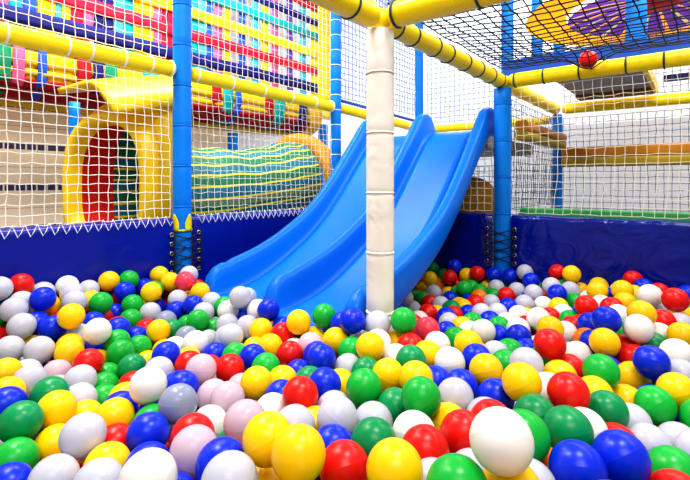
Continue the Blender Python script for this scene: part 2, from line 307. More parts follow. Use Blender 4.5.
REST = [
('c',-305,907,496,0),('r',-353,942,442,0),('y',-60,937,503,1),('c',285,930,525,1),('o',327,737,533,1),('b',561,793,503,0),('c',-753,1202,457,0),('y',-754,1397,454,1),('b',-796,1467,465,1),('g',-1052,1494,481,0),
('y',-987,1446,481,1),('g',-923,1398,490,0),('b',-439,1206,467,0),('b',-553,1371,449,0),('y',-627,1458,428,1),('y',-603,1534,439,1),('w',-629,1377,423,0),('r',-575,1246,449,1),('w',-547,1479,466,1),('c',-478,1606,448,1),
('y',-471,1381,467,1),('r',-398,1348,456,1),('w',-368,1274,443,0),('o',-475,1111,450,0),('b',-430,1051,481,0),('c',-431,1497,437,0),('b',-82,1332,501,1),('y',-291,1480,465,1),('w',-301,1580,427,0),('w',-161,1458,468,1),
('w',-41,1460,476,0),('w',-353,1519,431,0),('p',-268,1189,467,1),('y',153,1404,509,1),('c',48,1429,503,1),('g',526,1241,517,0),('b',701,1230,498,1),('b',721,1076,488,1),('c',-1121,1601,555,0),('g',-1057,1680,536,0),
('b',-1007,1740,514,0),('r',-977,1569,523,0),('g',-1158,1529,560,1),('y',-1148,1568,487,0),('r',-1131,1490,496,1),('r',-963,1806,519,0),('r',-914,1870,527,1),('y',-945,1711,560,1),('r',-896,1694,499,1),
('r',-776,2048,538,1),('e',-727,2104,568,0),('e',-647,2213,492,1),('c',-579,2301,481,1),('r',-686,2055,512,0),('r',-691,2149,511,0),('c',-626,2103,488,1),('o',-617,2253,429,0),('g',-790,1897,557,1),('g',-733,2103,460,0),
('y',-860,1907,481,0),('r',-607,1861,479,0),('r',-782,2039,454,0),('b',-780,1910,478,1),('y',-828,1981,486,0),('b',-777,1810,448,0),('r',-798,1611,493,0),('r',-719,1664,469,1),('g',-593,1732,464,1),('c',-494,1764,447,0),
('g',-478,1685,464,1),('g',-471,1793,518,1),('r',-543,2347,427,0),('b',-491,2286,435,0),('b',-450,2468,409,1),('e',-442,2357,408,1),('y',-674,1976,498,0),('y',-412,2164,407,0),('c',-495,2410,442,1),('b',-365,1712,487,1),
('c',-285,2044,419,1),('c',-376,1755,562,1),('b',-215,1597,495,1),('o',-277,1645,468,0),('y',-120,2020,441,1),('y',-155,2083,406,0),('y',-134,1942,425,1),('y',-103,1510,489,1),('w',13,1982,426,0),('y',-35,1917,433,0),
('g',-391,1667,425,0),('c',-404,1561,477,1),('y',243,1889,448,0),('g',192,1828,454,0),('r',251,1700,476,0),('w',290,1806,459,1),('c',310,2107,422,1),('b',231,2015,441,1),('r',397,2170,434,1),('g',379,2248,430,1),
('y',384,1933,448,1),('c',438,2102,444,1),('e',455,1969,459,1),('b',519,2274,427,1),('y',543,2419,418,1),('o',500,2478,450,1),('o',557,2519,395,0),('g',548,2526,493,1),('y',443,2608,464,1),('r',602,2483,452,1),
('y',503,2561,436,0),('y',429,2545,410,1),('g',574,2347,438,1),('g',362,2326,418,1),('r',268,1578,482,0),('r',443,1879,458,1),('y',528,2127,433,0),('c',674,2429,435,0),('y',735,2381,458,1),('g',670,2280,460,1),
('g',649,2358,464,1),('b',596,2218,426,1),('o',627,2154,463,1),('y',518,2018,453,1),('g',704,2195,458,1),('e',796,2328,453,0),('g',921,2237,493,0),('r',984,2188,501,0),('e',1002,2112,517,0),('y',862,2283,464,0),
('b',841,2101,470,0),('r',918,2144,467,0),('w',854,1799,487,1),('g',831,1696,492,1),('r',784,1760,484,1),('y',743,1879,451,0),('w',624,1781,459,1),('b',514,1915,454,1),('g',477,1718,477,1),('r',656,1662,481,1),
('y',423,1658,479,1),('w',428,1576,488,1),('r',776,1565,509,1),('y',1082,2112,504,1),('y',1140,2067,537,1),('w',1202,2019,522,0),('b',1236,1903,566,1),('r',1244,1822,565,1),('b',1393,1871,547,1),('b',1090,1868,536,1),
('y',1169,1862,548,1),('g',1095,1738,531,0),('c',1116,1646,543,1),('b',899,1736,510,0),('w',1053,1985,498,1),('w',996,1785,526,1),('y',1145,1565,546,1),('g',1221,1636,546,0),('r',837,1616,501,0),('g',882,1440,527,1),
('y',-1775,745,516,0),('g',-1695,670,517,0),('c',-1602,631,515,0),('b',-1453,554,509,0),('r',-1405,483,529,0),('b',-1345,396,498,0),('b',-1204,295,522,0),('y',-1095,232,518,0),('y',-1075,128,514,0),('r',-992,119,521,0),
('r',-916,21,504,0),('w',-813,32,520,0),('y',-763,-69,512,0),('b',-593,-153,543,0),('e',-484,-244,512,0),('g',-397,-350,528,0),('g',-328,-444,554,0),('b',-242,-425,539,0),('b',-123,-485,535,0),('b',-51,-557,556,0),
('b',54,-651,561,0),('w',70,-754,551,0),('w',174,-777,575,0),('b',276,-834,543,0),('w',365,-893,553,0),('y',522,-996,564,0),('y',565,-1078,574,0),('y',684,-1116,559,0),('e',676,-1217,562,0),('r',756,-1202,589,0),
('b',827,-1312,568,0),('b',933,-1307,566,0),('g',976,-1401,554,0),('r',1118,-1491,571,0),('c',1215,-1597,559,0),('g',1314,-1592,573,0),('w',1334,-1696,561,0),('c',-1729,813,522,0),('e',-1589,717,506,0),
('b',-1293,526,505,0),('y',-1242,418,496,0),('b',-1049,336,502,0),('b',-950,199,505,0),('c',-842,133,518,0),('w',-609,-26,530,0),('g',-520,-102,543,0),('g',-434,-141,528,0),('e',-377,-262,527,0),('r',-154,-399,528,0),
('w',42,-538,560,0),('y',147,-669,572,0),('e',235,-681,562,0),('c',327,-767,564,0),('r',398,-815,557,0),('e',643,-1044,556,0),('y',776,-1118,570,0),('e',1065,-1382,567,0),('y',1219,-1462,559,0),('r',1383,-1551,542,0),
('r',-1534,788,505,0),('w',-1415,686,518,0),('y',-1291,615,514,0),('y',-1192,526,495,0),('b',-1113,471,509,0),('c',-931,363,518,0),('w',-865,231,503,0),('g',-743,161,513,0),('w',-471,-26,533,0),('g',-315,-172,533,0),
('c',-264,-234,532,0),('y',-79,-370,554,0),('r',58,-430,559,0),('y',165,-515,573,0),('b',323,-645,572,0),('r',434,-736,557,0),('c',523,-769,562,0),('y',598,-868,560,0),('r',699,-952,557,0),('c',787,-1010,549,0),
('c',937,-1140,576,0),('e',1052,-1221,562,0),('b',1139,-1262,565,0),('b',1198,-1341,545,0),('y',1347,-1409,571,0),('b',-1628,920,527,0),('y',-1439,790,498,0),('r',-1201,629,511,0),('w',-1025,495,495,0),
('y',-829,332,500,0),('r',-686,246,507,0),('e',-648,156,521,0),('g',-494,166,561,0),('r',-334,-65,518,0),('b',-243,-122,500,0),('y',-143,-194,500,0),('w',-20,-253,500,0),('y',-3,-318,546,0),('r',309,-518,553,0),
('b',419,-652,570,0),('r',550,-683,588,0),('r',696,-857,563,0),('b',870,-1009,551,0),('g',1006,-1086,561,0),('g',1092,-1136,546,0),('b',1227,-1204,571,0),('w',1291,-1281,537,0),('r',1441,-1412,571,0),('b',-1478,950,528,0),
('r',-1411,898,507,0),('y',-1298,808,529,0),('w',-1222,749,509,0),('c',-1140,692,519,0),('w',-1095,606,509,0),('b',-833,489,489,0),('b',-589,243,542,0),('r',-444,84,533,0),('b',-228,-8,500,0),('b',5,-167,500,0),
('r',143,-288,547,0),('g',228,-406,552,0),('b',349,-443,555,0),('b',428,-528,576,0),('g',597,-612,551,0),('y',636,-713,555,0),('y',794,-869,566,0),('w',1005,-965,545,0),('r',1200,-1108,532,0),('b',1374,-1275,556,0),
('b',1519,-1395,535,0),('r',-1453,1060,529,0),('b',-1397,990,511,0),('g',-1302,890,508,0),('b',-1121,790,495,0),('c',-917,617,490,0),('b',-721,491,493,0),('b',-659,399,500,0),('r',-584,344,546,0),('e',-490,242,588,0),
('y',-291,167,573,0),('c',-134,-39,500,0),('b',-26,-69,500,0),('r',136,-194,500,0),('c',221,-257,556,0),('y',286,-324,570,0),('w',493,-448,543,0),('c',589,-524,564,0),('w',681,-623,561,0),('w',789,-720,572,0),
('e',878,-768,574,0),('g',960,-885,570,0),('b',1141,-999,550,0),('y',1278,-1090,548,0),('b',1344,-1139,561,0),('b',1483,-1229,546,0),('b',1600,-1298,560,0),('r',-1427,1163,546,0),('r',-1341,1047,519,0),
('b',-1214,839,506,0),('b',-1081,923,500,0),('e',-1026,824,520,0),('r',-969,737,496,0),('b',-828,661,491,0),('b',-702,616,486,0),('b',-617,542,473,0),('y',-552,419,507,0),('y',-395,361,576,0),('g',-215,123,500,0),
('b',-81,22,500,0),('y',200,-140,500,0),('y',340,-248,556,0),('e',387,-327,565,0),('g',574,-392,562,0),('g',783,-614,547,0),('e',962,-742,559,0),('b',1039,-766,565,0),('w',1176,-872,556,0),('y',1242,-933,567,0),
('b',1400,-1058,568,0),('c',1474,-1137,537,0),('c',-1395,1249,563,0),('y',-1262,1144,528,0),('r',-1238,1029,508,0),('w',-941,830,500,0),('g',-760,708,495,0),('y',-660,692,502,0),('e',-498,501,527,0),('c',-462,432,553,0),
('r',-214,346,580,0),('y',-114,248,500,0),('c',-17,133,500,0),('g',145,36,500,0),('e',211,-54,500,0),('g',325,-162,551,0),('c',416,-217,545,0),('y',651,-426,546,0),('y',768,-465,552,0),('c',891,-606,562,0),
('e',1150,-728,550,0),('g',1607,-1125,543,0),('b',-1113,1165,512,0),('g',-1013,1038,527,0),('r',-993,921,506,0),('c',-863,920,508,0),('y',-826,818,515,0),('c',-534,658,500,0),('e',-444,562,537,0),('b',-279,410,589,0),
('y',84,124,500,0),('r',235,43,500,0),('c',311,-30,536,0),('b',461,-145,549,0),('c',637,-268,552,0),('r',735,-288,551,0),('c',867,-401,552,0),('w',903,-479,542,0),('y',980,-563,555,0),('y',1048,-611,563,0),
('c',1231,-782,548,0),('b',1399,-856,533,0),('b',1485,-941,547,0),('g',1624,-1032,546,0),('g',1771,-1085,535,0),('c',-1305,1335,551,0),('r',-1229,1290,552,0),('e',-891,1002,514,0),('r',-338,557,561,0),
('e',-196,461,578,0),('c',-70,418,607,0),('c',48,290,500,0),('e',112,228,500,0),('b',423,-39,550,0),('y',558,-88,531,0),('r',648,-186,530,0),('w',892,-325,556,0),('y',958,-397,572,0),('e',1061,-525,552,0),
('r',1217,-616,523,0),('c',1325,-722,543,0),('b',1475,-779,540,0),('e',1578,-921,554,0),('y',-1216,1403,566,0),('y',-1108,1285,519,0),('y',-1023,1230,522,0),('g',-906,1082,505,0),('b',75,447,624,0),('b',294,222,648,0),
('y',426,178,622,0),('y',562,36,556,0),('r',799,-143,554,0),('y',1064,-407,536,0),('y',1207,-496,545,0),('b',1329,-598,557,0),('r',1590,-808,546,0),('b',1714,-842,550,0),('r',1793,-986,555,0),('r',1869,-1018,543,0),
('r',175,413,621,0),('g',196,336,634,0),('e',371,267,611,0),('b',505,142,579,0),('b',707,14,557,0),('y',955,-191,552,0),('c',1110,-306,541,0),('y',1150,-389,558,0),('c',1337,-505,565,0),('b',1428,-596,552,0),
('y',1542,-692,546,0),('c',1850,-906,542,0),('e',313,375,623,0),('w',526,233,555,0),('w',644,161,531,0),('w',820,14,556,0),('c',858,-72,543,0),('g',978,-99,557,0),('e',1178,-208,553,0),('r',1259,-330,548,0),
('c',1388,-421,536,0),('y',1496,-523,559,0),('b',1585,-582,537,0),('b',1678,-725,546,0),('r',1826,-736,545,0),('y',1945,-827,547,0),('y',235,480,612,0),('b',354,461,598,0),('e',424,418,576,0),('y',550,348,546,0),
('y',636,280,516,0),('b',789,115,544,0),('y',931,13,545,0),('c',1079,-75,562,0),('c',1291,-240,536,0),('y',1364,-339,530,0),('y',1547,-422,528,0),('y',1619,-494,551,0),('g',1743,-607,536,0),('g',321,550,599,0),
('r',467,510,553,0),('y',544,440,544,0),('w',720,296,533,0),('c',984,98,558,0),('e',1029,26,534,0),('e',1267,-122,529,0),('b',1394,-236,550,0),('c',1508,-265,530,0),('y',1741,-488,540,0),('r',1863,-592,539,0),
('b',2028,-663,528,0),('y',2068,-752,544,0),('r',659,499,538,0),('r',709,423,550,0),('c',810,284,544,0),('c',975,233,535,0),('r',1048,173,536,0),('r',1217,4,549,0),('y',1442,-159,544,0),('y',1634,-328,542,0),
('e',544,599,555,0),('g',776,500,530,0),('c',845,379,545,0),('y',929,390,529,0),('y',1127,210,538,0),('b',1201,138,513,0),('r',1401,13,538,0),('y',1502,-79,530,0),('y',1572,-145,537,0),('y',1623,-218,531,0),
('c',1767,-339,535,0),('y',1900,-406,529,0),('c',1955,-477,558,0),('e',2058,-588,547,0),('b',2116,-649,525,0),('r',673,696,516,0),('e',840,548,529,0),('e',1026,436,530,0),('y',1070,370,556,0),('c',1308,114,526,0),
('r',1542,72,532,0),('c',1751,-161,521,0),('w',1856,-280,541,0),('e',1971,-365,535,0),('y',2110,-462,521,0),('b',2146,-554,536,0),('b',783,639,520,0),('w',912,595,527,0),('c',1161,396,545,0),('b',1212,270,535,0),
('c',1339,210,527,0),('y',1425,202,549,0),('b',1683,-26,538,0),('b',1784,-68,549,0),('b',1840,-139,527,0),('r',1980,-286,522,0),('b',2068,-324,526,0),('r',2170,-374,530,0),('g',2240,-511,522,0),('r',817,731,510,0),
('y',1051,591,506,0),('b',1288,416,527,0),('e',1478,281,529,0),('g',1542,218,542,0),('y',1659,100,539,0),('e',1963,-61,532,0),('g',2041,-213,531,0),('r',2297,-377,528,0),('c',790,850,515,0),('y',904,737,519,0),
('b',1157,630,511,0),('b',1195,529,522,0),('g',1463,401,546,0),('y',1781,128,526,0),('r',1833,61,549,0),('e',2017,-123,553,0),('b',2168,-207,552,0),('b',2209,-285,533,0),('g',911,934,522,0),('g',993,802,533,0),
('y',1051,704,505,0),('e',1284,606,539,0),('r',1408,527,539,0),('e',1539,337,544,0),('b',1739,237,536,0),('e',1886,127,526,0),('r',1962,60,530,0),('r',2058,30,549,0),('b',2116,-88,517,0),('c',2225,-133,538,0),
('c',2308,-209,524,0),('e',2359,-270,544,0),('c',876,1060,523,0),('e',1000,920,551,0),('y',1155,813,535,0),('c',1222,733,544,0),('b',1302,686,529,0),('g',1486,574,521,0),('b',1527,488,551,0),('e',1601,424,572,0),
('y',1742,361,521,0),('g',1826,314,552,0),('c',1868,204,548,0),('w',2287,-80,534,0),('r',2466,-189,542,0),('e',972,1083,564,0),('w',1135,920,543,0),('g',1334,765,536,0),('y',1416,664,533,0),('b',1563,594,530,0),
('b',1672,468,542,0),('c',1722,534,535,0),('b',1897,364,555,0),('y',1914,283,552,0),('r',2022,187,518,0),('e',2181,68,546,0),('b',2295,10,539,0),('b',2413,-76,539,0),('b',1048,1044,551,0),('g',1233,954,559,0),
('y',1323,896,550,0),('c',1451,836,545,0),('b',1572,763,542,0),('y',1660,596,549,0),('y',1805,536,547,0),('r',2119,147,524,0),('e',2258,164,559,0),('b',2432,62,553,0),('c',2505,-48,526,0),('c',-351,2252,419,1),
('r',134,1884,433,0),('e',1053,1241,562,0),('c',1130,1075,546,0),('r',1223,1046,553,0),('b',1384,958,517,0),('e',1685,674,538,0),('b',1920,513,540,0),('b',1998,435,546,0),('b',2152,323,540,0),('c',2403,142,533,0),
('b',-189,2305,410,1),('c',-92,2167,421,1),('y',1156,1223,545,0),('y',1261,1132,543,0),('e',1353,1037,566,0),('b',1455,1075,553,0),('c',1592,865,537,0),('b',1731,763,527,0),('r',1857,701,547,0),('y',2106,537,538,0),
('e',2144,445,527,0),('b',2280,342,548,0),('g',2369,290,546,0),('y',2500,134,537,0),('e',2617,107,553,0),('r',2653,32,535,0),('b',-199,2412,399,1),('b',-99,2356,404,1),('g',189,2104,462,0),('c',1137,1331,579,0),
('w',1354,1160,559,0),('y',1644,995,553,0),('b',1704,930,542,0),('r',1818,906,531,0),('w',1961,705,549,0),('b',2094,678,541,0),('b',2422,352,539,0),('c',2526,277,553,0),('e',2681,266,567,0),('g',82,2202,432,1),
('e',1213,1441,543,0),('b',1285,1310,563,0),('r',1420,1227,549,0),('c',1538,1058,539,0),('y',1894,878,544,0),('c',2191,594,537,0),('g',2248,519,532,0),('c',2391,447,543,0),('c',2792,137,530,0),('r',-122,2491,399,1),
('w',36,2400,419,1),('b',120,2282,446,0),('e',221,2214,423,0),('r',1398,1393,563,0),('y',1500,1256,529,0),('e',1597,1153,547,0),('g',1726,1107,555,0),('b',1784,1030,541,0),('b',1975,886,560,0),('b',2096,813,535,0),
('b',2237,675,534,0),('w',2322,674,545,0),('c',2433,576,550,0),('g',2515,499,548,0),('y',2592,429,569,0),('w',2740,358,527,0),('r',2804,263,551,0),('c',-251,2719,395,1),('c',53,2562,417,1),('g',138,2424,433,0),
('r',201,2309,414,0),('r',1281,1510,584,0),('b',1482,1430,546,0),('y',1582,1324,559,0),('c',1704,1196,514,0),('e',1965,1021,541,0),('r',2047,937,549,0),('g',2221,785,532,0),('b',2503,620,542,0),('c',2602,535,552,0),
('g',2862,344,557,0),('r',-200,2789,417,1),('e',-141,2683,397,1),('y',-59,2664,397,0),('e',76,2659,441,1),('w',257,2410,441,1),('g',1310,1634,554,0),('e',1709,1305,523,0),('y',1806,1200,543,0),('b',1952,1147,537,0),
('r',2155,933,542,0),('c',2358,791,534,0),('r',2573,667,565,0),('g',2713,532,553,0),('r',2812,447,534,0),('c',-82,2797,414,1),('r',176,2565,450,0),('b',1391,1675,547,0),('e',1486,1590,559,0),('w',1575,1470,551,0),
('y',1690,1389,532,0),('c',1789,1366,543,0),('w',1889,1227,524,0),('b',2045,1136,537,0),('b',2168,1014,542,0),('y',2306,963,560,0),('y',2444,842,562,0),('y',2520,774,552,0),('e',2938,472,548,0),('r',144,2710,436,0),
('y',223,2672,449,0),('c',360,2593,444,1),('b',1412,1761,551,0),('y',1493,1694,554,0),('b',1616,1565,534,0),('g',1730,1521,538,0),('y',1904,1319,546,0),('r',2012,1243,540,0),('e',2261,1148,549,0),('e',2274,1042,538,0),
('y',2431,942,537,0),('y',2554,883,543,0),('g',2654,767,551,0),('b',2839,704,546,0),('y',2886,581,553,0),('w',111,2837,467,1),('r',189,2785,447,0),('b',324,2683,439,1),('w',1611,1677,555,0),('e',1890,1403,536,0),
('e',2022,1354,539,0),('y',2123,1230,543,0),('b',2412,1067,544,0),('y',2504,974,556,0),('g',2785,772,550,0),('y',3055,550,549,0),('w',-1547,540,522,0),('c',-478,-334,511,0),('c',407,-989,555,0),('b',836,-1231,565,0),
('e',-1642,792,514,0),('r',-982,276,502,0),('e',-683,65,522,0),('g',-261,-327,546,0),('e',514,-903,564,0),('r',-932,462,493,0),('e',96,-357,555,0),('y',-646,317,489,0),('w',-295,76,560,0),('y',-1014,635,505,0),
('w',-476,317,544,0),('r',-378,202,570,0),('g',-1227,930,516,0),('b',48,-2,500,0),('y',475,-360,541,0),('c',1083,-880,555,0),('c',1569,-1219,528,0),('y',-1155,1044,504,0),('y',-882,733,517,0),('e',-540,571,505,0),
('y',-296,315,559,0),('c',-129,166,500,0),('r',532,-279,541,0),('y',1339,-941,567,0),('g',1678,-1179,546,0),('g',-702,798,475,0),('g',-330,469,567,0),('g',-88,299,607,0),('b',4,215,500,0),('y',1284,-866,539,0),
('y',204,193,500,0),('y',258,134,500,0),('y',398,48,552,0),('r',1712,-951,552,0),('g',-965,1152,500,0),('r',312,137,642,0),('g',682,-95,538,0),('e',856,-238,570,0),('c',1020,-262,555,0),('g',1242,-424,529,0),
('c',1805,-831,540,0),('b',457,263,596,0),('b',910,89,522,0),('b',1091,-153,534,0),('c',1932,-676,543,0),('b',1951,-589,541,0),('g',1319,-4,532,0),('c',593,660,535,0),('c',663,617,534,0),('w',966,544,494,0),
('r',1121,478,527,0),('y',1457,127,534,0),('y',1366,351,554,0),('c',1667,184,546,0),('c',910,842,527,0),('y',1623,346,518,0),('r',1976,356,530,0),('c',2026,283,551,0),('r',2181,248,550,0),('g',2570,-134,544,0),
('c',-24,2064,426,1),('r',2058,373,545,0),('r',2617,-59,523,0),('c',114,2009,436,0),('y',2019,519,522,0),('r',1564,974,520,0),('g',1832,810,540,0),('c',2015,634,527,0),('b',1294,1412,533,0),('y',1877,966,557,0),
('c',2634,361,544,0),('r',1381,1489,550,0),('w',1637,1229,557,0),('r',2049,1042,532,0),('c',2240,873,555,0),('g',2450,714,530,0),('y',2164,1098,517,0),('y',2746,623,542,0),('y',1711,1600,540,0),('r',2939,666,553,0),
('w',-1282,311,497,0),('y',-679,-129,527,0),('w',-220,-553,561,0),('r',-1509,641,516,0),('b',-168,-279,521,0),('y',-1532,875,531,0),('g',-567,85,515,0),('e',850,-928,576,0),('y',-847,409,479,0),('w',-754,375,483,0),
('y',66,-263,500,0),('c',505,-553,557,0),('b',678,-508,566,0),('b',569,-184,553,0),('y',-114,556,559,0),('w',1,315,622,0),('c',771,-54,552,0),('y',612,398,535,0),('y',1679,-413,550,0),('b',1823,-457,530,0),
('w',1718,-270,535,0),('b',895,489,505,0),('y',1485,13,545,0),('y',1921,-231,526,0),('c',1365,444,543,0),('e',812,1010,519,0),('b',1637,263,524,0),('b',948,1156,532,0),('y',1249,827,505,0),('c',1839,446,538,0),
('w',1087,1145,565,0),('b',1784,632,554,0),('r',2290,257,520,0),('c',1470,976,537,0),('b',2416,224,544,0),('b',-341,2489,412,1),('y',-98,2275,409,1),('y',1255,1223,548,0),('c',1739,844,550,0),('b',2307,419,555,0),
('c',1503,1163,556,0),('g',2630,190,545,0),('b',2333,548,528,0),('r',1379,1573,542,0),('r',2690,695,551,0),('b',2720,829,546,0),('r',-567,-225,507,0),('y',119,-826,542,0),('y',1042,-1465,543,0),('c',-1138,373,483,0),
('r',956,-1217,545,0),('c',-379,4,529,0),('e',-1538,1019,487,0),('b',280,-440,501,0),('b',712,-754,539,0),('y',102,-74,500,0),('r',-1321,1201,546,0),('y',-1188,1234,511,0),('e',-728,879,489,0),('b',-412,648,496,0),
('y',756,-209,534,0),('g',-1151,1351,541,0),('w',-21,530,574,0),('e',100,356,597,0),('b',268,297,613,0),('g',-2,621,550,0),('y',150,509,577,0),('w',889,297,520,0),('b',1372,-98,510,0),('r',726,569,505,0),
('y',1083,294,525,0),('c',1643,-94,516,0),('w',722,812,463,0),('g',1317,300,507,0),('w',1556,147,503,0),('e',1615,37,515,0),('e',1864,-53,508,0),('r',1312,516,519,0),('b',2513,-260,498,0),('w',1056,965,511,0),
('c',-304,2147,404,0),('e',1514,676,534,0),('c',1597,672,532,0),('y',2533,46,517,0),('r',-247,2226,383,1),('w',1631,1070,510,0),('b',-236,2636,387,1),('r',2536,382,530,0),('r',1469,1341,536,0),('y',1835,1115,507,0),
('c',1263,1746,511,0),('c',1859,1499,530,0),('y',2341,1128,518,0),('w',2635,884,529,0),('c',-35,-445,524,0),('e',1016,-1300,536,0),('e',194,-602,548,0),('b',1489,-1553,520,0),('c',-1363,753,482,0),('c',-1283,704,467,0),
('c',-367,118,537,0),('c',1004,-670,515,0),('y',1474,-1040,527,0),('y',801,-321,518,0),('g',-237,547,539,0),('b',1438,-486,512,0),('c',1817,-660,517,0),('y',873,209,510,0),('g',1077,89,518,0),('c',1900,-515,506,0),
('e',967,667,492,0),('e',1067,787,495,0),('g',-22,1768,411,0),('y',399,1409,480,0),('b',2208,-43,524,0),('r',964,1014,514,0),('b',1759,441,532,0),('e',64,1829,420,0),('e',2279,112,501,0),('y',0,2223,376,0),
('b',2011,813,519,0),('c',2357,875,532,0),('r',277,2549,425,0),('c',1409,-1655,554,0),('r',-784,253,502,0),('b',-861,562,465,0),('c',553,99,504,0),('b',733,189,516,0),('g',1127,-3,523,0),('r',1734,41,536,0),
('y',2050,-40,500,0),('b',2436,-293,527,0),('c',1484,766,520,0),('e',-363,2390,402,1),('c',2225,397,527,0),('w',1045,1332,523,0),('c',2558,206,513,0),('g',1208,1313,533,0),('c',1337,1251,540,0),('y',2676,460,528,0),
('w',2915,396,523,0),('w',2808,529,515,0),('r',38,2808,410,1),('e',1784,1440,512,0),('r',2985,586,522,0),('y',2219,1217,515,0),('r',-1048,703,473,0),('w',-873,786,455,0),('y',-292,408,506,0),('b',-1030,1107,472,0),
('b',-955,1032,441,0),('b',-235,467,506,0),('r',-89,360,554,0),('b',-977,1226,454,0),('e',-294,592,502,0),('e',71,563,559,0),('e',372,354,557,0),('c',-360,1057,432,0),('b',470,356,497,0),('b',371,665,505,0),
('e',40,1080,476,0),('y',423,905,501,0),('e',316,1159,471,0),('g',883,668,476,0),('r',599,1279,470,0),('c',633,1171,466,0),('y',-109,1845,394,0),('e',140,1652,422,0),('b',477,1578,420,0),('r',1179,992,497,0),
('w',629,1506,460,0),('b',1302,981,497,0),('e',-287,2449,367,0),('b',1119,1285,501,0),('y',-50,2417,366,1),('g',-100,2599,367,0),('b',307,2273,367,0),('r',637,1981,420,0),('b',1245,1557,510,0),('b',1369,1413,485,0),
('e',105,2497,379,0),('g',192,2487,386,0),('c',1574,1396,505,0),('e',1629,1334,486,0),('e',1340,1629,477,0),('r',1547,1639,507,0),('y',1510,1514,494,0),('b',1657,1640,481,0),('c',1649,1478,502,0),('r',227,2724,382,0),
('c',1547,1736,502,0),('b',1937,1431,463,0),('y',-580,616,422,0),('g',-384,514,509,0),('b',-807,941,453,0),('b',-152,419,524,0),('r',-516,845,448,0),('r',201,243,599,0),('e',-218,923,476,1),('y',579,536,495,0),
('y',406,740,506,0),('e',156,1058,470,0),('y',748,714,460,0),('c',380,1032,477,0),('c',475,968,486,0),('b',850,903,477,0),('c',-315,1964,384,0),('g',-215,1883,390,0),('y',990,892,474,0),('b',170,1763,407,0),
('r',343,1621,430,0),('b',959,1234,507,0),('e',680,1573,449,0),('r',617,1705,417,0),('w',-252,2537,361,0),('c',1440,1153,501,0),('y',428,2012,388,0),('b',1396,1323,504,0),('c',1577,1228,501,0),('b',186,2381,364,0),
('r',352,2424,394,0),('b',1784,1328,465,0),('r',1286,1867,510,0),('r',-1101,983,443,0),('b',-1134,1106,454,0),('w',-740,1049,443,0),('r',-205,807,489,0),('g',445,595,517,0),('g',641,757,461,0),('e',-451,2062,399,0),
('r',258,1454,456,0),('b',288,1732,399,0),('b',174,2059,396,0),('g',305,1931,404,0),('c',743,1653,451,0),('e',867,1540,490,0),('g',935,1501,511,0),('c',1004,1626,486,0),('b',12,2511,370,0),('e',953,1838,475,0),
('w',-144,2761,347,0),('e',284,2361,377,0),('b',-12,2910,395,1),('g',1794,1521,485,0),('g',-1393,1109,495,0),('b',-378,312,513,0),('g',-785,798,443,0),('c',-232,285,516,0),('c',-1328,1272,496,0),('r',-855,1042,452,0),
('y',-535,981,438,0),('g',395,507,514,0),('e',866,1192,474,0),('r',-53,2003,371,0),('r',502,1683,407,0),('b',714,2015,443,0),('b',-109,2867,379,0),('b',1185,1795,498,0),('g',1198,1945,478,0),('c',-694,947,452,0),
('y',-78,647,522,0),('c',-136,912,472,0),('b',859,786,468,0),('b',191,1561,452,0),('e',871,1002,460,0),('y',85,1711,418,0),('b',1083,867,486,0),('y',-385,2539,367,0),('g',95,2352,389,0),('w',44,2717,394,0),
('y',160,2637,372,0),('c',1477,1804,497,0),('r',-1201,800,431,0),('y',-807,611,419,0),('y',-793,532,429,0),('r',-1300,1070,445,0),('y',-1212,984,421,0),('w',-1160,917,446,0),('y',-893,696,436,0),('c',-708,506,406,0),
('e',-633,735,419,0),('w',-463,577,446,0),('e',-935,1123,431,0),('y',-484,651,422,0),('b',-1236,1377,489,0),('r',-328,671,468,0),('e',-207,624,502,0),('y',14,442,536,0),('r',-1085,1340,459,0),('c',-819,1115,431,0),
('g',243,356,536,0),('w',-984,1367,445,0),('r',-848,1357,423,0),('c',-746,1272,406,0),('e',-19,741,476,0),('b',178,610,517,0),('c',-703,1412,386,0),('r',-500,1249,396,0),('w',-218,1017,418,0),('y',90,755,484,0),
('b',314,589,500,0),('b',-208,1113,429,0),('b',-71,1023,437,0),('g',119,858,469,0),('y',-253,1254,406,0),('g',270,856,470,0),('g',365,818,479,0),('c',534,593,454,0),('w',660,549,455,0),('c',-572,1613,397,0),
('g',-308,1334,409,0),('c',-205,1317,426,0),('g',583,686,455,0),('b',-630,1800,412,0),('y',113,1177,440,0),('e',790,588,437,0),('g',-234,1536,411,0),('w',275,1272,462,0),('b',930,836,447,0),('y',334,1430,430,0),
('b',372,1288,452,0),('e',503,1287,446,0),('g',1159,808,452,0),('y',-544,2181,393,0),('w',-362,2094,342,0),('y',-214,2015,366,0),('g',-143,1932,344,0),('b',390,1509,425,0),('r',1179,893,462,0),('e',-462,2246,362,0),
('c',-19,1928,343,0),('c',680,1395,478,0),('g',1059,1151,474,0),('b',1252,1043,471,0),('y',-143,2173,327,0),('r',-55,2121,353,0),('y',219,1849,371,0),('c',1138,1181,478,0),('w',44,2041,370,0),('g',345,1845,391,0),
('g',1379,1026,473,0),('g',50,2164,349,0),('y',266,2053,369,0),('w',498,1809,386,0),('r',1042,1406,488,0),('y',1296,1183,475,0),('b',1491,1025,470,0),('e',-142,2412,331,0),('w',568,1868,399,0),('b',115,2273,364,0),
('g',676,1904,400,0),('b',413,2170,350,0),('g',817,1888,405,0),('b',1314,1500,483,0),('r',1769,1225,460,0),('c',-23,2610,345,0),('r',437,2282,366,0),('e',1162,1686,478,0),('y',669,2185,380,0),('b',921,2025,451,0),
('r',1424,1595,470,0),('b',259,2613,355,0),('y',447,2436,393,0),('w',809,2196,412,0),('g',1460,1709,475,0),('b',1669,1560,465,0),('w',1924,1285,469,0),('c',-1446,1035,442,0),('g',-1412,947,413,0),('y',-1475,1118,439,0),
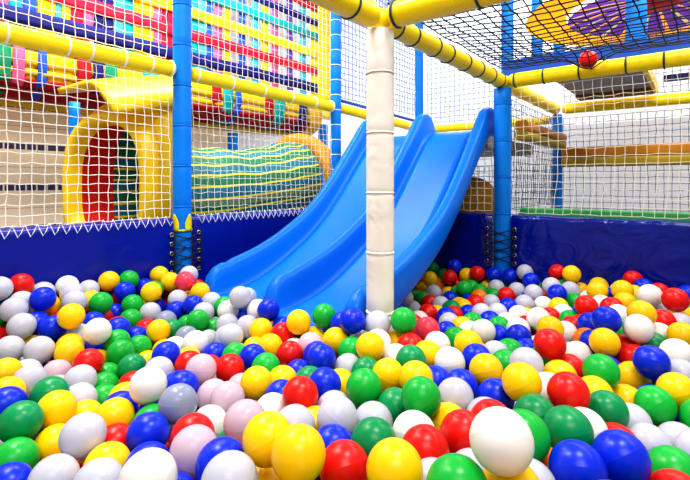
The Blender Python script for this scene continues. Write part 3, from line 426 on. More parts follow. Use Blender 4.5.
('e',-1003,820,439,0),('w',-372,402,494,0),('y',248,523,537,0),('w',-882,1532,435,0),('b',-853,1734,438,0),('e',-56,1213,425,0),('b',-198,1399,422,0),('g',120,1319,452,0),('b',606,830,424,0),('e',460,1096,461,0),
('y',693,997,451,0),('r',781,976,444,0),('w',-261,2082,337,0),('y',544,1481,426,0),('b',960,1095,461,0),('r',-126,2051,336,0),('w',-263,2307,350,0),('g',432,1753,390,0),('r',384,2091,369,0),('w',1144,1429,491,0),
('y',330,2184,378,0),('e',1536,1319,484,0),('w',1350,1730,478,0),('c',1016,2057,453,0),('y',1345,1812,503,0),('c',367,2647,379,0),('b',-1329,978,451,0),('c',-1245,880,434,0),('w',-992,680,408,0),('y',-586,471,448,0),
('b',-1404,1231,467,0),('e',-710,691,407,0),('g',-1041,1040,425,0),('y',-1000,959,432,0),('e',-1141,1229,445,0),('r',-543,745,414,0),('b',-1138,1407,474,0),('b',-350,822,423,0),('y',-812,1217,395,0),('g',-657,1063,402,0),
('e',-1065,1580,491,0),('c',479,449,490,0),('c',554,396,477,0),('r',-3,888,466,0),('r',630,444,462,0),('w',-536,1480,384,0),('b',189,1211,456,0),('y',585,954,422,0),('r',-676,2144,413,0),('g',506,1172,479,0),
('w',-348,2192,345,0),('b',757,1314,442,0),('b',-384,2311,361,0),('b',82,1923,379,0),('c',1037,1257,475,0),('y',-404,2445,337,0),('r',796,1493,443,0),('y',966,1352,465,0),('e',-152,2310,322,0),('b',470,1906,370,0),
('g',-52,2306,333,0),('b',162,2192,354,0),('e',662,1782,387,0),('c',768,1775,400,0),('y',552,1989,371,0),('e',1035,1712,463,0),('y',1641,1239,454,0),('c',-1094,838,428,0),('r',-924,901,426,0),('c',-687,1147,407,0),
('y',-512,1161,384,0),('b',-629,1298,377,0),('g',-737,1484,412,0),('w',28,1350,437,0),('b',571,1088,466,0),('e',-377,2012,366,0),('w',-107,1719,407,0),('b',227,1643,420,0),('c',1283,904,471,0),('y',244,2138,375,0),
('y',-300,2655,341,0),('b',1085,1575,491,0),('r',553,2073,375,0),('y',952,1718,443,0),('y',1172,1606,454,0),('b',1421,1478,475,0),('c',516,2191,376,0),('b',-21,2732,348,0),('y',624,2277,378,0),('g',1127,1897,454,0),
('e',1709,1351,448,0),('e',-1228,1102,466,0),('y',304,422,543,0),('y',-449,1318,401,0),('g',508,722,445,0),('y',920,738,435,0),('b',-575,2085,408,0),('c',176,1943,399,0),('y',1541,1135,465,0),('w',23,2336,348,0),
('c',227,2318,335,0),('c',107,427,536,0),('c',-501,1407,395,0),('b',647,635,450,0),('y',-108,1340,421,0),('r',-40,1820,344,0),('c',885,1386,458,0),('w',1340,1104,489,0),('e',-185,2480,345,0),('b',795,2017,419,0),
('c',1033,1821,463,0),('b',287,2493,359,0),('r',739,2251,399,0),('y',1122,2028,460,0),('b',2006,1382,450,0),('e',-464,389,467,0),('y',-654,597,391,0),('g',-1040,1137,388,0),('e',-727,884,408,0),('c',-587,831,396,0),
('g',-581,924,391,0),('r',-465,781,420,0),('w',168,298,533,0),('y',-1040,1261,418,0),('c',-406,893,399,0),('c',-59,534,482,0),('g',-937,1302,427,0),('c',-527,1078,382,0),('y',22,633,470,0),('w',408,299,507,0),
('g',-903,1431,403,0),('e',-323,1167,403,0),('y',157,703,460,0),('g',470,527,456,0),('y',-996,1664,464,0),('g',-871,1628,440,0),('g',212,778,452,0),('b',288,743,457,0),('w',-770,1662,407,0),('c',-28,1116,412,0),
('c',48,970,431,0),('g',-704,1719,404,0),('y',-662,1639,371,0),('e',-369,1413,374,0),('r',206,990,438,0),('b',329,918,453,0),('g',-547,1697,404,0),('y',-464,1612,362,0),('c',-362,1545,353,0),('e',236,1093,413,0),
('y',485,879,432,0),('c',682,717,378,0),('y',-107,1492,407,0),('r',-483,1834,382,0),('r',-149,1639,403,0),('y',205,1332,419,0),('y',394,1190,424,0),('c',731,880,419,0),('r',936,627,395,0),('b',-658,2063,416,0),
('y',-212,1767,401,0),('e',285,1365,434,0),('b',-348,1854,394,0),('b',250,1509,397,0),('r',436,1345,420,0),('b',798,1123,437,0),('r',756,1230,434,0),('g',-531,2355,343,0),('g',618,1383,423,0),('r',1088,968,431,0),
('y',-238,2195,300,0),('g',-65,2185,303,0),('b',631,1632,385,0),('b',1186,1271,450,0),('b',853,1738,427,0),('r',1206,1359,466,0),('c',1420,1250,446,0),('y',-217,2589,311,0),('y',1522,1211,441,0),('b',-222,2682,308,0),
('g',140,2439,327,0),('e',902,1856,412,0),('w',1094,1649,448,0),('c',1440,1392,449,0),('r',1700,1167,438,0),('r',61,2578,326,0),('e',602,2160,337,0),('b',702,2058,374,0),('w',1577,1455,429,0),('b',80,2685,327,0),
('g',509,2354,357,0),('e',135,2791,347,0),('r',376,2510,348,0),('e',1731,1484,446,0),('b',1296,1946,462,0),('y',-1344,1156,447,0),('b',-426,492,440,0),('r',-1233,1218,443,0),('c',-844,872,411,0),('b',-170,334,484,0),
('b',-367,579,449,0),('c',9,362,511,0),('b',-1169,1315,445,0),('c',-255,743,441,0),('r',-168,697,445,0),('w',311,313,525,0),('y',-121,832,438,0),('c',101,625,491,0),('y',-667,1528,365,0),('b',-619,1457,348,0),
('c',-108,1099,384,0),('w',53,1228,422,0),('g',522,806,419,0),('e',-691,1879,415,0),('w',824,749,399,0),('y',-518,1971,401,0),('c',-413,1937,401,0),('c',932,953,438,0),('r',1027,838,418,0),('e',-447,2361,317,0),
('b',-357,2260,302,0),('b',920,1284,456,0),('r',577,1785,362,0),('r',840,1619,418,0),('c',1010,1539,458,0),('y',1283,1292,452,0),('b',1237,1490,452,0),('e',-122,2673,317,0),('w',477,2100,356,0),('e',544,2270,350,0),
('c',1243,1615,418,0),('g',408,2370,359,0),('b',1570,1590,448,0),('b',633,2370,361,0),('c',111,2863,375,0),('c',311,2709,357,0),('b',609,2447,362,0),('g',823,2277,384,0),('c',1044,2134,429,0),('r',1369,1871,440,0),
('y',-1087,750,408,0),('b',-747,631,361,0),('e',-591,535,393,0),('c',-537,385,429,0),('y',-820,694,383,0),('e',-508,462,426,0),('c',-386,729,425,0),('g',-1221,1461,461,0),('g',-425,977,390,0),('b',24,811,446,0),
('g',241,671,465,0),('r',-186,1189,400,0),('y',438,661,458,0),('y',103,1093,416,0),('b',995,725,406,0),('w',-542,2266,348,0),('g',48,1790,347,0),('e',450,1454,407,0),('b',1032,1039,451,0),('g',147,1887,341,0),
('c',-28,2410,288,0),('e',1084,1490,448,0),('y',-103,2532,294,0),('b',908,1942,414,0),('e',748,2148,393,0),('y',1015,1934,415,0),('g',1829,1477,421,0),('e',1846,1391,438,0),('y',928,2214,402,0),('w',-635,421,395,0),
('c',-166,552,478,0),('y',-69,434,505,0),('e',-288,954,396,0),('w',313,489,486,0),('w',-744,1564,388,0),('e',-528,1332,377,0),('b',-337,1246,365,0),('y',719,494,439,0),('w',-587,1539,355,0),('c',-277,1462,384,0),
('y',-720,1960,424,0),('b',-306,1764,403,0),('b',552,1222,414,0),('y',678,1307,427,0),('r',422,1662,376,0),('r',1101,1075,421,0),('y',-233,2425,312,0),('r',-327,2571,321,0),('r',1115,1792,457,0),('y',1856,1238,440,0),
('b',513,2464,355,0),
]
SC = bpy.context.scene
COL = SC.collection
# ------------------------------------------------------------------ frame of the play structure
ANG = math.radians(37.8)
E1 = Vector((math.sin(ANG), math.cos(ANG), 0)); E2 = Vector((math.cos(ANG), -math.sin(ANG), 0)); EZ = Vector((0, 0, 1))
def L(s, t, z): return E1*s + E2*t + EZ*z
S0, S1, S2 = 1.251, 2.411, 3.571          # grid lines across
T0, T1 = -1.949, -0.826                   # grid lines along
HB = 1.53                                 # height of the padded beams
PADZ = 0.835

# ------------------------------------------------------------------ materials
def srgb(r, g, b):
    f = lambda c: (c/12.92 if c <= .04045 else ((c+.055)/1.055)**2.4)
    return (f(r/255), f(g/255), f(b/255), 1)
def mat(name, rgb, rough=.5, spec=.5, coat=0, jitter=0, bump=None, trans=0, metal=0, sss=0, noise_col=None):
    m = bpy.data.materials.new(name); m.use_nodes = True
    nt = m.node_tree; b = nt.nodes['Principled BSDF']; c = srgb(*rgb)
    b.inputs['Base Color'].default_value = c; b.inputs['Roughness'].default_value = rough
    b.inputs['Specular IOR Level'].default_value = spec; b.inputs['Metallic'].default_value = metal
    b.inputs['Coat Weight'].default_value = coat; b.inputs['Coat Roughness'].default_value = .12
    N = nt.nodes.new; K = nt.links.new
    if jitter:
        oi = N('ShaderNodeObjectInfo'); mr = N('ShaderNodeMapRange'); hs = N('ShaderNodeHueSaturation')
        mr.inputs['To Min'].default_value = 1-jitter; mr.inputs['To Max'].default_value = 1+jitter*.6
        hs.inputs['Color'].default_value = c
        K(oi.outputs['Random'], mr.inputs['Value']); K(mr.outputs['Result'], hs.inputs['Value']); K(hs.outputs['Color'], b.inputs['Base Color'])
    if noise_col:
        tc = N('ShaderNodeTexCoord'); nz = N('ShaderNodeTexNoise'); nz.inputs['Scale'].default_value = noise_col[1]; nz.inputs['Detail'].default_value = 3
        mx = N('ShaderNodeMix'); mx.data_type = 'RGBA'; mx.inputs['A'].default_value = c; mx.inputs['B'].default_value = srgb(*noise_col[0])
        K(tc.outputs['Object'], nz.inputs['Vector']); K(nz.outputs['Fac'], mx.inputs['Factor']); K(mx.outputs['Result'], b.inputs['Base Color'])
    if bump:
        tc = N('ShaderNodeTexCoord'); nz = N('ShaderNodeTexNoise'); bp = N('ShaderNodeBump')
        nz.inputs['Scale'].default_value = bump[0]; nz.inputs['Detail'].default_value = 2; nz.inputs['Distortion'].default_value = bump[2] if len(bump) > 2 else 0
        bp.inputs['Strength'].default_value = bump[1]; bp.inputs['Distance'].default_value = .02
        K(tc.outputs['Object'], nz.inputs['Vector']); K(nz.outputs['Fac'], bp.inputs['Height']); K(bp.outputs['Normal'], b.inputs['Normal'])
    if trans:
        tr = N('ShaderNodeBsdfTranslucent'); tr.inputs['Color'].default_value = c
        ms = N('ShaderNodeMixShader'); ms.inputs['Fac'].default_value = trans
        out = nt.nodes['Material Output']; K(b.outputs[0], ms.inputs[1]); K(tr.outputs[0], ms.inputs[2]); K(ms.outputs[0], out.inputs['Surface'])
    return m
M = {}
BALLC = {'r': (222, 22, 14), 'y': (255, 200, 0), 'b': (0, 42, 205), 'g': (18, 172, 58), 'e': (0, 140, 78), 'w': (236, 230, 222),
         'c': (213, 211, 221), 'p': (226, 196, 208), 's': (140, 146, 168), 'o': (244, 128, 10), 'k': (244, 70, 92)}
for k, c in BALLC.items():
    M['ball_'+k] = mat('ball_'+k, c, .3 if k not in 'cps' else .24, .32, 0, .06, trans=(.22 if k in 'cp' else 0))
M['blue_foam'] = mat('blue_foam', (0, 126, 222), .45, .22, bump=(9, .25, .5))
M['cream_foam'] = mat('cream_foam', (240, 231, 218), .5, .4, bump=(8, .5, .6))
M['yellow_foam'] = mat('yellow_foam', (255, 224, 0), .38, .4, bump=(7, .2, .4))
M['white_tie'] = mat('white_tie', (246, 240, 226), .5)
M['dark_tie'] = mat('dark_tie', (10, 62, 84), .5)
M['white_cord'] = mat('white_cord', (250, 244, 232), .6, .3)
M['cream_cord'] = mat('cream_cord', (244, 236, 214), .6, .3)
M['black_cord'] = mat('black_cord', (14, 18, 34), .6, .3)
M['grey_cord'] = mat('grey_cord', (78, 86, 98), .7, .3)
M['bluegrey_cord'] = mat('bluegrey_cord', (126, 142, 186), .7, .3)
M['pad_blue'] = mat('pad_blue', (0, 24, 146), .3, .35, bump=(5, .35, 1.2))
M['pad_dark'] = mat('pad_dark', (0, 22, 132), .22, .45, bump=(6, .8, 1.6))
M['slide_blue'] = mat('slide_blue', (0, 110, 216), .33, .22)
M['brass'] = mat('brass', (214, 186, 130), .3, metal=1)
M['black_lace'] = mat('black_lace', (12, 12, 18), .6)
M['leaf_yellow'] = mat('leaf_yellow', (252, 226, 20), .4)
M['wall_white'] = mat('wall_white', (246, 248, 252), .8, .2, bump=(3, .05))
M['wall_grey'] = mat('wall_grey', (226, 228, 230), .8, .2, noise_col=((206, 210, 214), 2.5))
M['floor_grey'] = mat('floor_grey', (150, 158, 170), .6, .3, noise_col=((128, 136, 150), 3))
M['pit_base'] = mat('pit_base', (16, 34, 110), .6, .3)
M['tunnel_yellow'] = mat('tunnel_yellow', (255, 208, 0), .35, .4, bump=(4, .2, .4))
M['tunnel_red'] = mat('tunnel_red', (214, 24, 8), .5, .4)
M['ochre'] = mat('ochre', (204, 146, 30), .6, .3, bump=(12, .5), noise_col=((160, 108, 14), 6))
M['olive'] = mat('olive', (188, 158, 14), .5, .4, noise_col=((160, 130, 10), 5))
M['brown_orange'] = mat('brown_orange', (206, 134, 18), .5, .4, noise_col=((184, 112, 14), 5))
M['deck_grey'] = mat('deck_grey', (168, 164, 168), .8, .2, noise_col=((144, 140, 146), 8))
M['deck_brown'] = mat('deck_brown', (150, 104, 20), .7, .3, noise_col=((96, 60, 20), 6))
M['green_edge'] = mat('green_edge', (60, 160, 84), .5)
M['navy'] = mat('navy', (16, 22, 92), .6, .3)
M['tarp_blue'] = mat('tarp_blue', (8, 90, 200), .5, .4, noise_col=((4, 60, 160), 9))
STRAP = {'navy': (22, 22, 98), 'red': (214, 14, 50), 'yellow': (255, 218, 0), 'teal': (0, 152, 150), 'pink': (240, 88, 140), 'blue': (26, 84, 196),
         'cyan': (70, 184, 208), 'purple': (104, 72, 170), 'ochre': (222, 176, 10), 'dred': (160, 12, 24), 'white': (240, 238, 240), 'green': (10, 130, 90)}
for k, c in STRAP.items():
    M['st_'+k] = mat('strap_'+k, c, .65, .2, bump=(40, .15), trans=.15)
M['orange_cloth'] = mat('orange_cloth', (255, 170, 24), .6, .2, trans=.5)
M['purple_cloth'] = mat('purple_cloth', (104, 46, 156), .6, .2, trans=.45)
M['red_cloth'] = mat('red_cloth', (226, 24, 26), .6, .2, trans=.2)
M['cream_cloth'] = mat('cream_cloth', (246, 222, 150), .6, .2, trans=.2)

def tiled_wall_mat():
    # tan blocks with rows of small dark tiles, laid along the wall (object space: x along, z up)
    m = bpy.data.materials.new('tan_block_wall'); m.use_nodes = True; nt = m.node_tree; N = nt.nodes.new; K = nt.links.new
    b = nt.nodes['Principled BSDF']; b.inputs['Roughness'].default_value = .75
    tc = N('ShaderNodeTexCoord'); sx = N('ShaderNodeSeparateXYZ'); K(tc.outputs['Object'], sx.inputs[0])
    def mth(op, a, bv):
        n = N('ShaderNodeMath'); n.operation = op
        for i, v in enumerate((a, bv)):
            if isinstance(v, (int, float)): n.inputs[i].default_value = v
            else: K(v, n.inputs[i])
        return n.outputs[0]
    zz = mth('PINGPONG', mth('ADD', sx.outputs['Z'], 100*.256-1.483), .128)   # 0 at tile rows
    strip = mth('LESS_THAN', zz, .018)
    dash = mth('LESS_THAN', mth('FRACT', mth('MULTIPLY', sx.outputs['X'], 17.0), 0), .84)
    tile = mth('MULTIPLY', strip, dash)
    plank = mth('GREATER_THAN', zz, .126)
    nz = N('ShaderNodeTexNoise'); nz.inputs['Scale'].default_value = 6; K(tc.outputs['Object'], nz.inputs['Vector'])
    m1 = N('ShaderNodeMix'); m1.data_type = 'RGBA'; m1.inputs['A'].default_value = srgb(255, 236, 206); m1.inputs['B'].default_value = srgb(250, 222, 186); K(nz.outputs['Fac'], m1.inputs['Factor'])
    m2 = N('ShaderNodeMix'); m2.data_type = 'RGBA'; m2.inputs['B'].default_value = srgb(206, 168, 128); K(m1.outputs['Result'], m2.inputs['A']); K(plank, m2.inputs['Factor'])
    m3 = N('ShaderNodeMix'); m3.data_type = 'RGBA'; m3.inputs['B'].default_value = srgb(62, 60, 100); K(m2.outputs['Result'], m3.inputs['A']); K(tile, m3.inputs['Factor'])
    K(m3.outputs['Result'], b.inputs['Base Color']); return m
M['tan_wall'] = tiled_wall_mat()

# ------------------------------------------------------------------ mesh building
class MB:
    def __init__(self): self.v = []; self.f = []; self.m = []; self.mi = 0
    def add(self, vs, fs):
        b = len(self.v); self.v += [tuple(p) for p in vs]; self.f += [tuple(b+i for i in f) for f in fs]; self.m += [self.mi]*len(fs); return self
    def sweep(self, pts, rad, n=10, closed=False, caps=True):
        """round tube along points; rad a number or a list"""
        P = [Vector(p) for p in pts]; k = len(P); vs = []; up = None
        for i in range(k):
            a = P[i-1] if (i > 0 or closed) else P[i]; b = P[(i+1) % k] if (i < k-1 or closed) else P[i]
            d = (b-a).normalized() if (b-a).length > 1e-9 else Vector((0, 0, 1))
            if up is None: up = d.orthogonal().normalized()
            up = (up - d*up.dot(d)); up = up.normalized() if up.length > 1e-6 else d.orthogonal().normalized()
            q = d.cross(up); r = rad[i] if isinstance(rad, (list, tuple)) else rad
            vs += [P[i] + (up*math.cos(2*math.pi*j/n) + q*math.sin(2*math.pi*j/n))*r for j in range(n)]
        fs = []
        for i in range(k if closed else k-1):
            i2 = (i+1) % k
            fs += [(i*n+j, i*n+(j+1) % n, i2*n+(j+1) % n, i2*n+j) for j in range(n)]
        if caps and not closed: fs += [tuple(reversed(range(n))), tuple((k-1)*n+j for j in range(n))]
        return self.add(vs, fs)
    def torus(self, c, axis, R, r, n=24, k=8):
        axis = Vector(axis).normalized(); a = axis.orthogonal().normalized(); b = axis.cross(a); c = Vector(c)
        return self.sweep([c + (a*math.cos(2*math.pi*i/n) + b*math.sin(2*math.pi*i/n))*R for i in range(n)], r, k, closed=True)
    def box(self, s0, s1, t0, t1, z0, z1):
        vs = [L(s, t, z) for s in (s0, s1) for t in (t0, t1) for z in (z0, z1)]
        return self.add(vs, [(0, 1, 3, 2), (4, 6, 7, 5), (0, 4, 5, 1), (2, 3, 7, 6), (0, 2, 6, 4), (1, 5, 7, 3)])
    def grid(self, rows, closed_u=False):
        """rows: list of equal-length point lists"""
        k = len(rows[0]); vs = [p for r in rows for p in r]; fs = []
        for i in range(len(rows)-1):
            for j in range(k if closed_u else k-1):
                j2 = (j+1) % k; fs.append((i*k+j, i*k+j2, (i+1)*k+j2, (i+1)*k+j))
        return self.add(vs, fs)
    def ball(self, c, r, nu=20, nv=12, squash=1):
        c = Vector(c); rows = []
        for i in range(nv+1):
            ph = math.pi*i/nv; rr = max(math.sin(ph), 1e-4)*r
            rows.append([c + Vector((rr*math.cos(2*math.pi*j/nu), rr*math.sin(2*math.pi*j/nu), -r*squash*math.cos(ph))) for j in range(nu)])
        return self.grid(rows, True)
def obj(name, mb, mats, parent=None, origin=None, smooth=True, bevel=0, sub=0, solid=0, auto=None, recalc=True):
    import bmesh
    org = Vector(origin) if origin is not None else (Vector((0, 0, 0)) if parent is None else Vector(parent['_o']))
    me = bpy.data.meshes.new(name); me.from_pydata([tuple(Vector(p)-org) for p in mb.v], [], mb.f)
    mats = mats if isinstance(mats, (list, tuple)) else [mats]
    for x in mats: me.materials.append(M[x] if isinstance(x, str) else x)
    if len(mats) > 1: me.polygons.foreach_set('material_index', mb.m)
    if recalc:
        bm = bmesh.new(); bm.from_mesh(me); bmesh.ops.recalc_face_normals(bm, faces=bm.faces); bm.to_mesh(me); bm.free()
    me.polygons.foreach_set('use_smooth', [smooth]*len(me.polygons)); me.update()
    o = bpy.data.objects.new(name, me); COL.objects.link(o); o['_o'] = tuple(org)
    if parent is None: o.location = org
    else: o.parent = parent; o.location = org - Vector(parent['_o'])
    if bevel:
        md = o.modifiers.new('round', 'BEVEL'); md.width = bevel; md.segments = 3; md.limit_method = 'ANGLE'
    if sub: md = o.modifiers.new('sub', 'SUBSURF'); md.levels = md.render_levels = sub
    if auto is not None:
        me.set_sharp_from_angle(angle=math.radians(auto))
    return o
def thing(name, loc, label, cat, group=None):
    o = bpy.data.objects.new(name, None); COL.objects.link(o); o.location = loc; o['_o'] = tuple(loc); o.empty_display_size = .05
    o['label'] = label; o['category'] = cat
    if group: o['group'] = group
    return o
def tag(o, label, cat, group=None, kind=None):
    o['label'] = label; o['category'] = cat
    if group: o['group'] = group
    if kind: o['kind'] = kind
    return o
def struct(o): o['kind'] = 'structure'; return o

# ------------------------------------------------------------------ room shell
struct(obj('floor', MB().box(-3, 5.7, -3.5, 4.5, -.05, 0), 'floor_grey', smooth=False))
struct(obj('floor', MB().box(-1.2, 2.39, -1.93, 3.0, .0, .33), 'pit_base', smooth=False))
def wallbox(name, m, s0, s1, t0, t1, z0, z1):
    # own axes: x along the wall so the tile rows follow it
    o = obj(name, MB().box(s0, s1, t0, t1, z0, z1), m, smooth=False); return struct(o)
# tan wall: object rotated so its x axis runs along the wall
wm = MB(); me_v = []
w = bpy.data.meshes.new('wall_left')
x0, x1, zt, th = -2.0, 2.62, 1.9, .08
w.from_pydata([(x, y, z) for x in (x0, x1) for y in (0, th) for z in (0, zt)], [], [(0, 1, 3, 2), (4, 6, 7, 5), (0, 4, 5, 1), (2, 3, 7, 6), (0, 2, 6, 4), (1, 5, 7, 3)])
w.materials.append(M['tan_wall']); wo = bpy.data.objects.new('wall_left', w); COL.objects.link(wo)
wo.matrix_world = Matrix((( E1.x, -E2.x, 0, -3.35*E2.x), (E1.y, -E2.y, 0, -3.35*E2.y), (0, 0, 1, 0), (0, 0, 0, 1))); struct(wo)
wallbox('wall_left', 'wall_white', -3, 5.6, -3.55, -3.45, 0, 4.2)
wallbox('wall_back', 'wall_white', 5.5, 5.6, -3.45, 4.4, 0, 4.2)
# ------------------------------------------------------------------ posts
def post(name, s, t, z0, z1, r, m, label, ring=.19, ringm=None, ringphase=0.0, tie=None, group=None):
    """padded post: lathe with a shallow groove at each sleeve joint, seam bands as parts"""
    o = thing(name, L(s, t, z0), label, 'post', group); mb = MB(); pts = []; rad = []
    z = z0; joints = []
    k = z0 + ringphase
    while k < z1-.02:
        if k > z0+.02: joints.append(k)
        k += ring
    zs = [z0, z1]
    for j in joints: zs += [j-.012, j-.006, j, j+.006, j+.012]
    for i in range(int((z1-z0)/.05)): zs.append(z0+.05*i)
    for z in sorted(set(round(a, 4) for a in zs)):
        d = min([abs(z-j) for j in joints] or [1]); rr = r - (.003 if d < .004 else .0015 if d < .008 else 0)
        rr += .0012*noise.noise(Vector((s*7, t*9, z*9))); pts.append(L(s, t, z)); rad.append(rr)
    sl_ = obj('sleeve', mb.sweep(pts, rad, 28), m, o)
    for j in joints:
        if ringm: obj('seam_band', MB().torus(L(s, t, j), EZ, r-.0005, .0032, 28, 6), ringm, sl_)
    return o
cream = post('support_post', S0, T1, .34, HB-.037, .0445, 'cream_foam', 'cream padded post standing in the balls in front of the slide', .193, 'cream_foam', .05)
pl = post('support_post', S0, T0, .34, 2.6, .0425, 'blue_foam', 'blue padded post with yellow leaf collar laced between pads on the left', .19, 'blue_foam', .17)
pr = post('support_post', S1, T1, .34, HB-.037, .0435, 'blue_foam', 'blue padded post at the right of the slide, laced between pads', .19, 'blue_foam', .12)
pc = post('support_post', S1, T0, .34, 2.7, .036, 'blue_foam', 'blue corner post with white ties at far end of left net', .1, 'white_tie', .05)
for c in [c for c in pc.children_recursive if c.name.startswith('seam_band')]: c.name = 'tie'
post('support_post', S2, T1, 0, HB-.037, .034, 'blue_foam', 'slim blue post under the lower yellow beam joint behind the right net', .3)
post('support_post', S2, T0, 0, 2.7, .036, 'blue_foam', 'blue post rising behind the middle lip of the slide', .3)
post('support_post', 3.285, -1.09, 1.62, 3.3, .0425, 'blue_foam', 'blue post above the net roof, first beyond the slide', .3, group=None)
p3 = L(0, 0, 0)
def st(u, D): 
    p = Vector(((u-345)/460*D, D, 0)); return p.dot(E1), p.dot(E2)
s_, t_ = st(537, 4.3); post('support_post', s_, t_, 1.95, 3.3, .05, 'blue_foam', 'blue post above the net roof just beside the round canopy', .3)
s_, t_ = st(559, 4.3); post('support_post', s_, t_, 1.95, 3.3, .05, 'blue_foam', 'short-looking blue post above net roof, half behind orange canopy edge', .3)
s_, t_ = st(636, 2.45); post('support_post', s_, t_, 1.66, 2.02, .05, 'blue_foam', 'blue stub post under the round canopy, in front of it', .3)
s_, t_ = st(233, 3.9); post('support_post', s_, t_, 0, 1.42, .045, 'blue_foam', 'blue post behind left net between tan blocks and white wall', .3)
s_, t_ = st(323, 4.75); post('support_post', s_, t_, 0, 1.6, .05, 'blue_foam', 'blue post far behind left net at end of green tunnel', .3)
s_, t_ = st(74.5, 2.62); post('support_post', s_, t_, 0, 1.46, .028, 'blue_foam', 'slim blue post between tan wall and yellow tunnel hood', .3)
for p_, (a_, b_) in ((cream, (S0, T1)), (pr, (S1, T1))):
    k_ = obj('corner_cap', MB().ball(L(a_, b_, HB), .0365), 'yellow_foam', p_); k_['label'] = 'yellow corner cap'
# yellow leaf collar on the left post
lm = MB()
_cd = -L(S0, T0, 0); _ca = math.atan2(_cd.y, _cd.x)
for k in range(2):
    a0 = _ca + math.radians(-40+80*k)
    rows = []
    for i in range(9):
        f = i/8; wd = math.sin(math.pi*min(1, .28+f*.72))**.8*.42 if f < 1 else .02
        zz = .776+.08*f; rr = .0465+.006*f*f
        rows.append([L(S0, T0, zz) + Vector((math.cos(a0+x*wd), math.sin(a0+x*wd), 0))*rr for x in (-1, -.5, 0, .5, 1)])
    lm.grid(rows)
lm.torus(L(S0, T0, .779), EZ, .0440, .0035, 24, 6)
lf = obj('leaf_collar', lm, 'leaf_yellow', pl); lf['label'] = 'yellow leaf-shaped collar'
mdl = lf.modifiers.new('thick', 'SOLIDIFY'); mdl.thickness = .002
obj('collar_trim', MB().torus(L(S0, T0, .773), EZ, .0440, .0035, 24, 6), 'st_green', lf)

# ------------------------------------------------------------------ padded beams
def beam(a, b, r, m, label, ties, tiem, sag=0.0, ends=True, group=None):
    a = Vector(a); b = Vector(b); d = (b-a); ln = d.length; d.normalize()
    o = thing('padded_rail', a, label, 'beam', group); n = 24; pts = []; rad = []
    fr = [0, .006, .02] + [i/n for i in range(1, n)] + [1-.02, 1-.006, 1]
    for f in sorted(set(fr)):
        e = min(f, 1-f)*ln; rr = r*(1 if e > .02 else .72+.28*math.sqrt(min(1, e/.02)))
        rr += .0008*noise.noise(a+d*(f*ln*9)); pts.append(a+d*(f*ln)+EZ*(-sag*math.sin(math.pi*f))); rad.append(rr)
    sl_ = obj('sleeve', MB().sweep(pts, rad, 24), m, o)
    for x in ties:
        f = x/ln; c = a+d*x+EZ*(-sag*math.sin(math.pi*f)); obj('tie', MB().torus(c, d, r, .0045, 24, 6), tiem, sl_)
    return o
RB = .036
RW = .041
beam(L(.1, T0, HB), L(S0-.045, T0, HB), RB, 'yellow_foam', 'yellow padded beam along the left net, running out of the photo', [.25, .45, .65, .735+.0, .87, .99, 1.09], 'white_tie')
beam(L(S0+.045, T0, HB-.004), L(S1-.04, T0, HB-.022), RB-.001, 'yellow_foam', 'yellow padded beam on left net between blue post and corner post', [.03, .24, .46, .68, .89, 1.06], 'white_tie')
beam(L(S1+.04, T0, HB-.02), L(S2-.045, T0, HB-.055), RB-.003, 'yellow_foam', 'yellow beam behind the cream post, beyond the corner post', [.3, .6, .9], 'white_tie')
beam(L(S2, T0+.045, 1.46), L(S2, T1-.045, 1.46), .03, 'yellow_foam', 'yellow bar behind the top of the slide', [.4, .9], 'white_tie')
beam(L(S0-.044, T1, HB), L(.25, T1, HB), RW, 'yellow_foam', 'yellow beam overhead running from cream post out of the photo top', [.12, .3, .5], 'dark_tie')
beam(L(S0+.044, T1, HB), L(S1-.038, T1, HB), RB, 'yellow_foam', 'yellow beam from cream post to blue post, with dark ties', [.05, .16, .33, .45, .62, .77, .93, 1.06], 'dark_tie')
beam(L(S0, T1+.044, HB+.004), L(S0, 1.3, HB+.004), RW, 'yellow_foam', 'yellow beam from cream post out of the photo top at right', [.02, .29, .55, .8, 1.1], 'dark_tie')
beam(L(S1, T1+.038, HB), L(S1, 1.7, HB), RB, 'yellow_foam', 'long yellow beam with dark ties above the right net', [.03, .17, .33, .52, .66, .82, .98, 1.14, 1.3], 'dark_tie')
beam(L(S1+.037, T1, HB-.005), L(S2-.037, T1, HB-.005), RB, 'yellow_foam', 'yellow beam going back from the right blue post', [.3, .6, .9], 'yellow_foam')
beam(L(S2, T1+.037, HB), L(S2, 1.9, HB), RB, 'yellow_foam', 'farther yellow beam behind the right net, below the long one', [.78, 1.5], 'dark_tie')

# ------------------------------------------------------------------ nets
def net_mesh(p0, u, v, nu, nv, r, jit=.002, shape=None, rows=True, sides=5):
    p0 = Vector(p0); u = Vector(u); v = Vector(v); G = []
    rnd = random.Random(int(abs(p0.x*997+p0.y*991+p0.z*97)))
    for i in range(nu+1):
        c = []
        for j in range(nv+1):
            p = p0+u*i+v*j + Vector((rnd.gauss(0, jit), rnd.gauss(0, jit), rnd.gauss(0, jit)))
            if shape: p = p + shape(i/nu, j/nv)
            c.append(p)
        G.append(c)
    mb = MB()
    for i in range(nu+1): mb.sweep(G[i], r, sides, caps=False)
    for j in range(nv+1): mb.sweep([G[i][j] for i in range(nu+1)], r, sides, caps=False)
    return mb
def net(p0, u, v, nu, nv, r, m, label, **k):
    o = obj('safety_net', net_mesh(p0, u, v, nu, nv, r, **k), m, origin=p0, recalc=False)
    return tag(o, label, 'net')
def hang(f, g):   # slack: bottom drawn to the front edge of the pad, small belly between
    return E2*(.03*(1-g)**4) + E1*(.012*math.sin(g*math.pi)) + EZ*(-.006*math.sin(f*40)**2*(1-g))
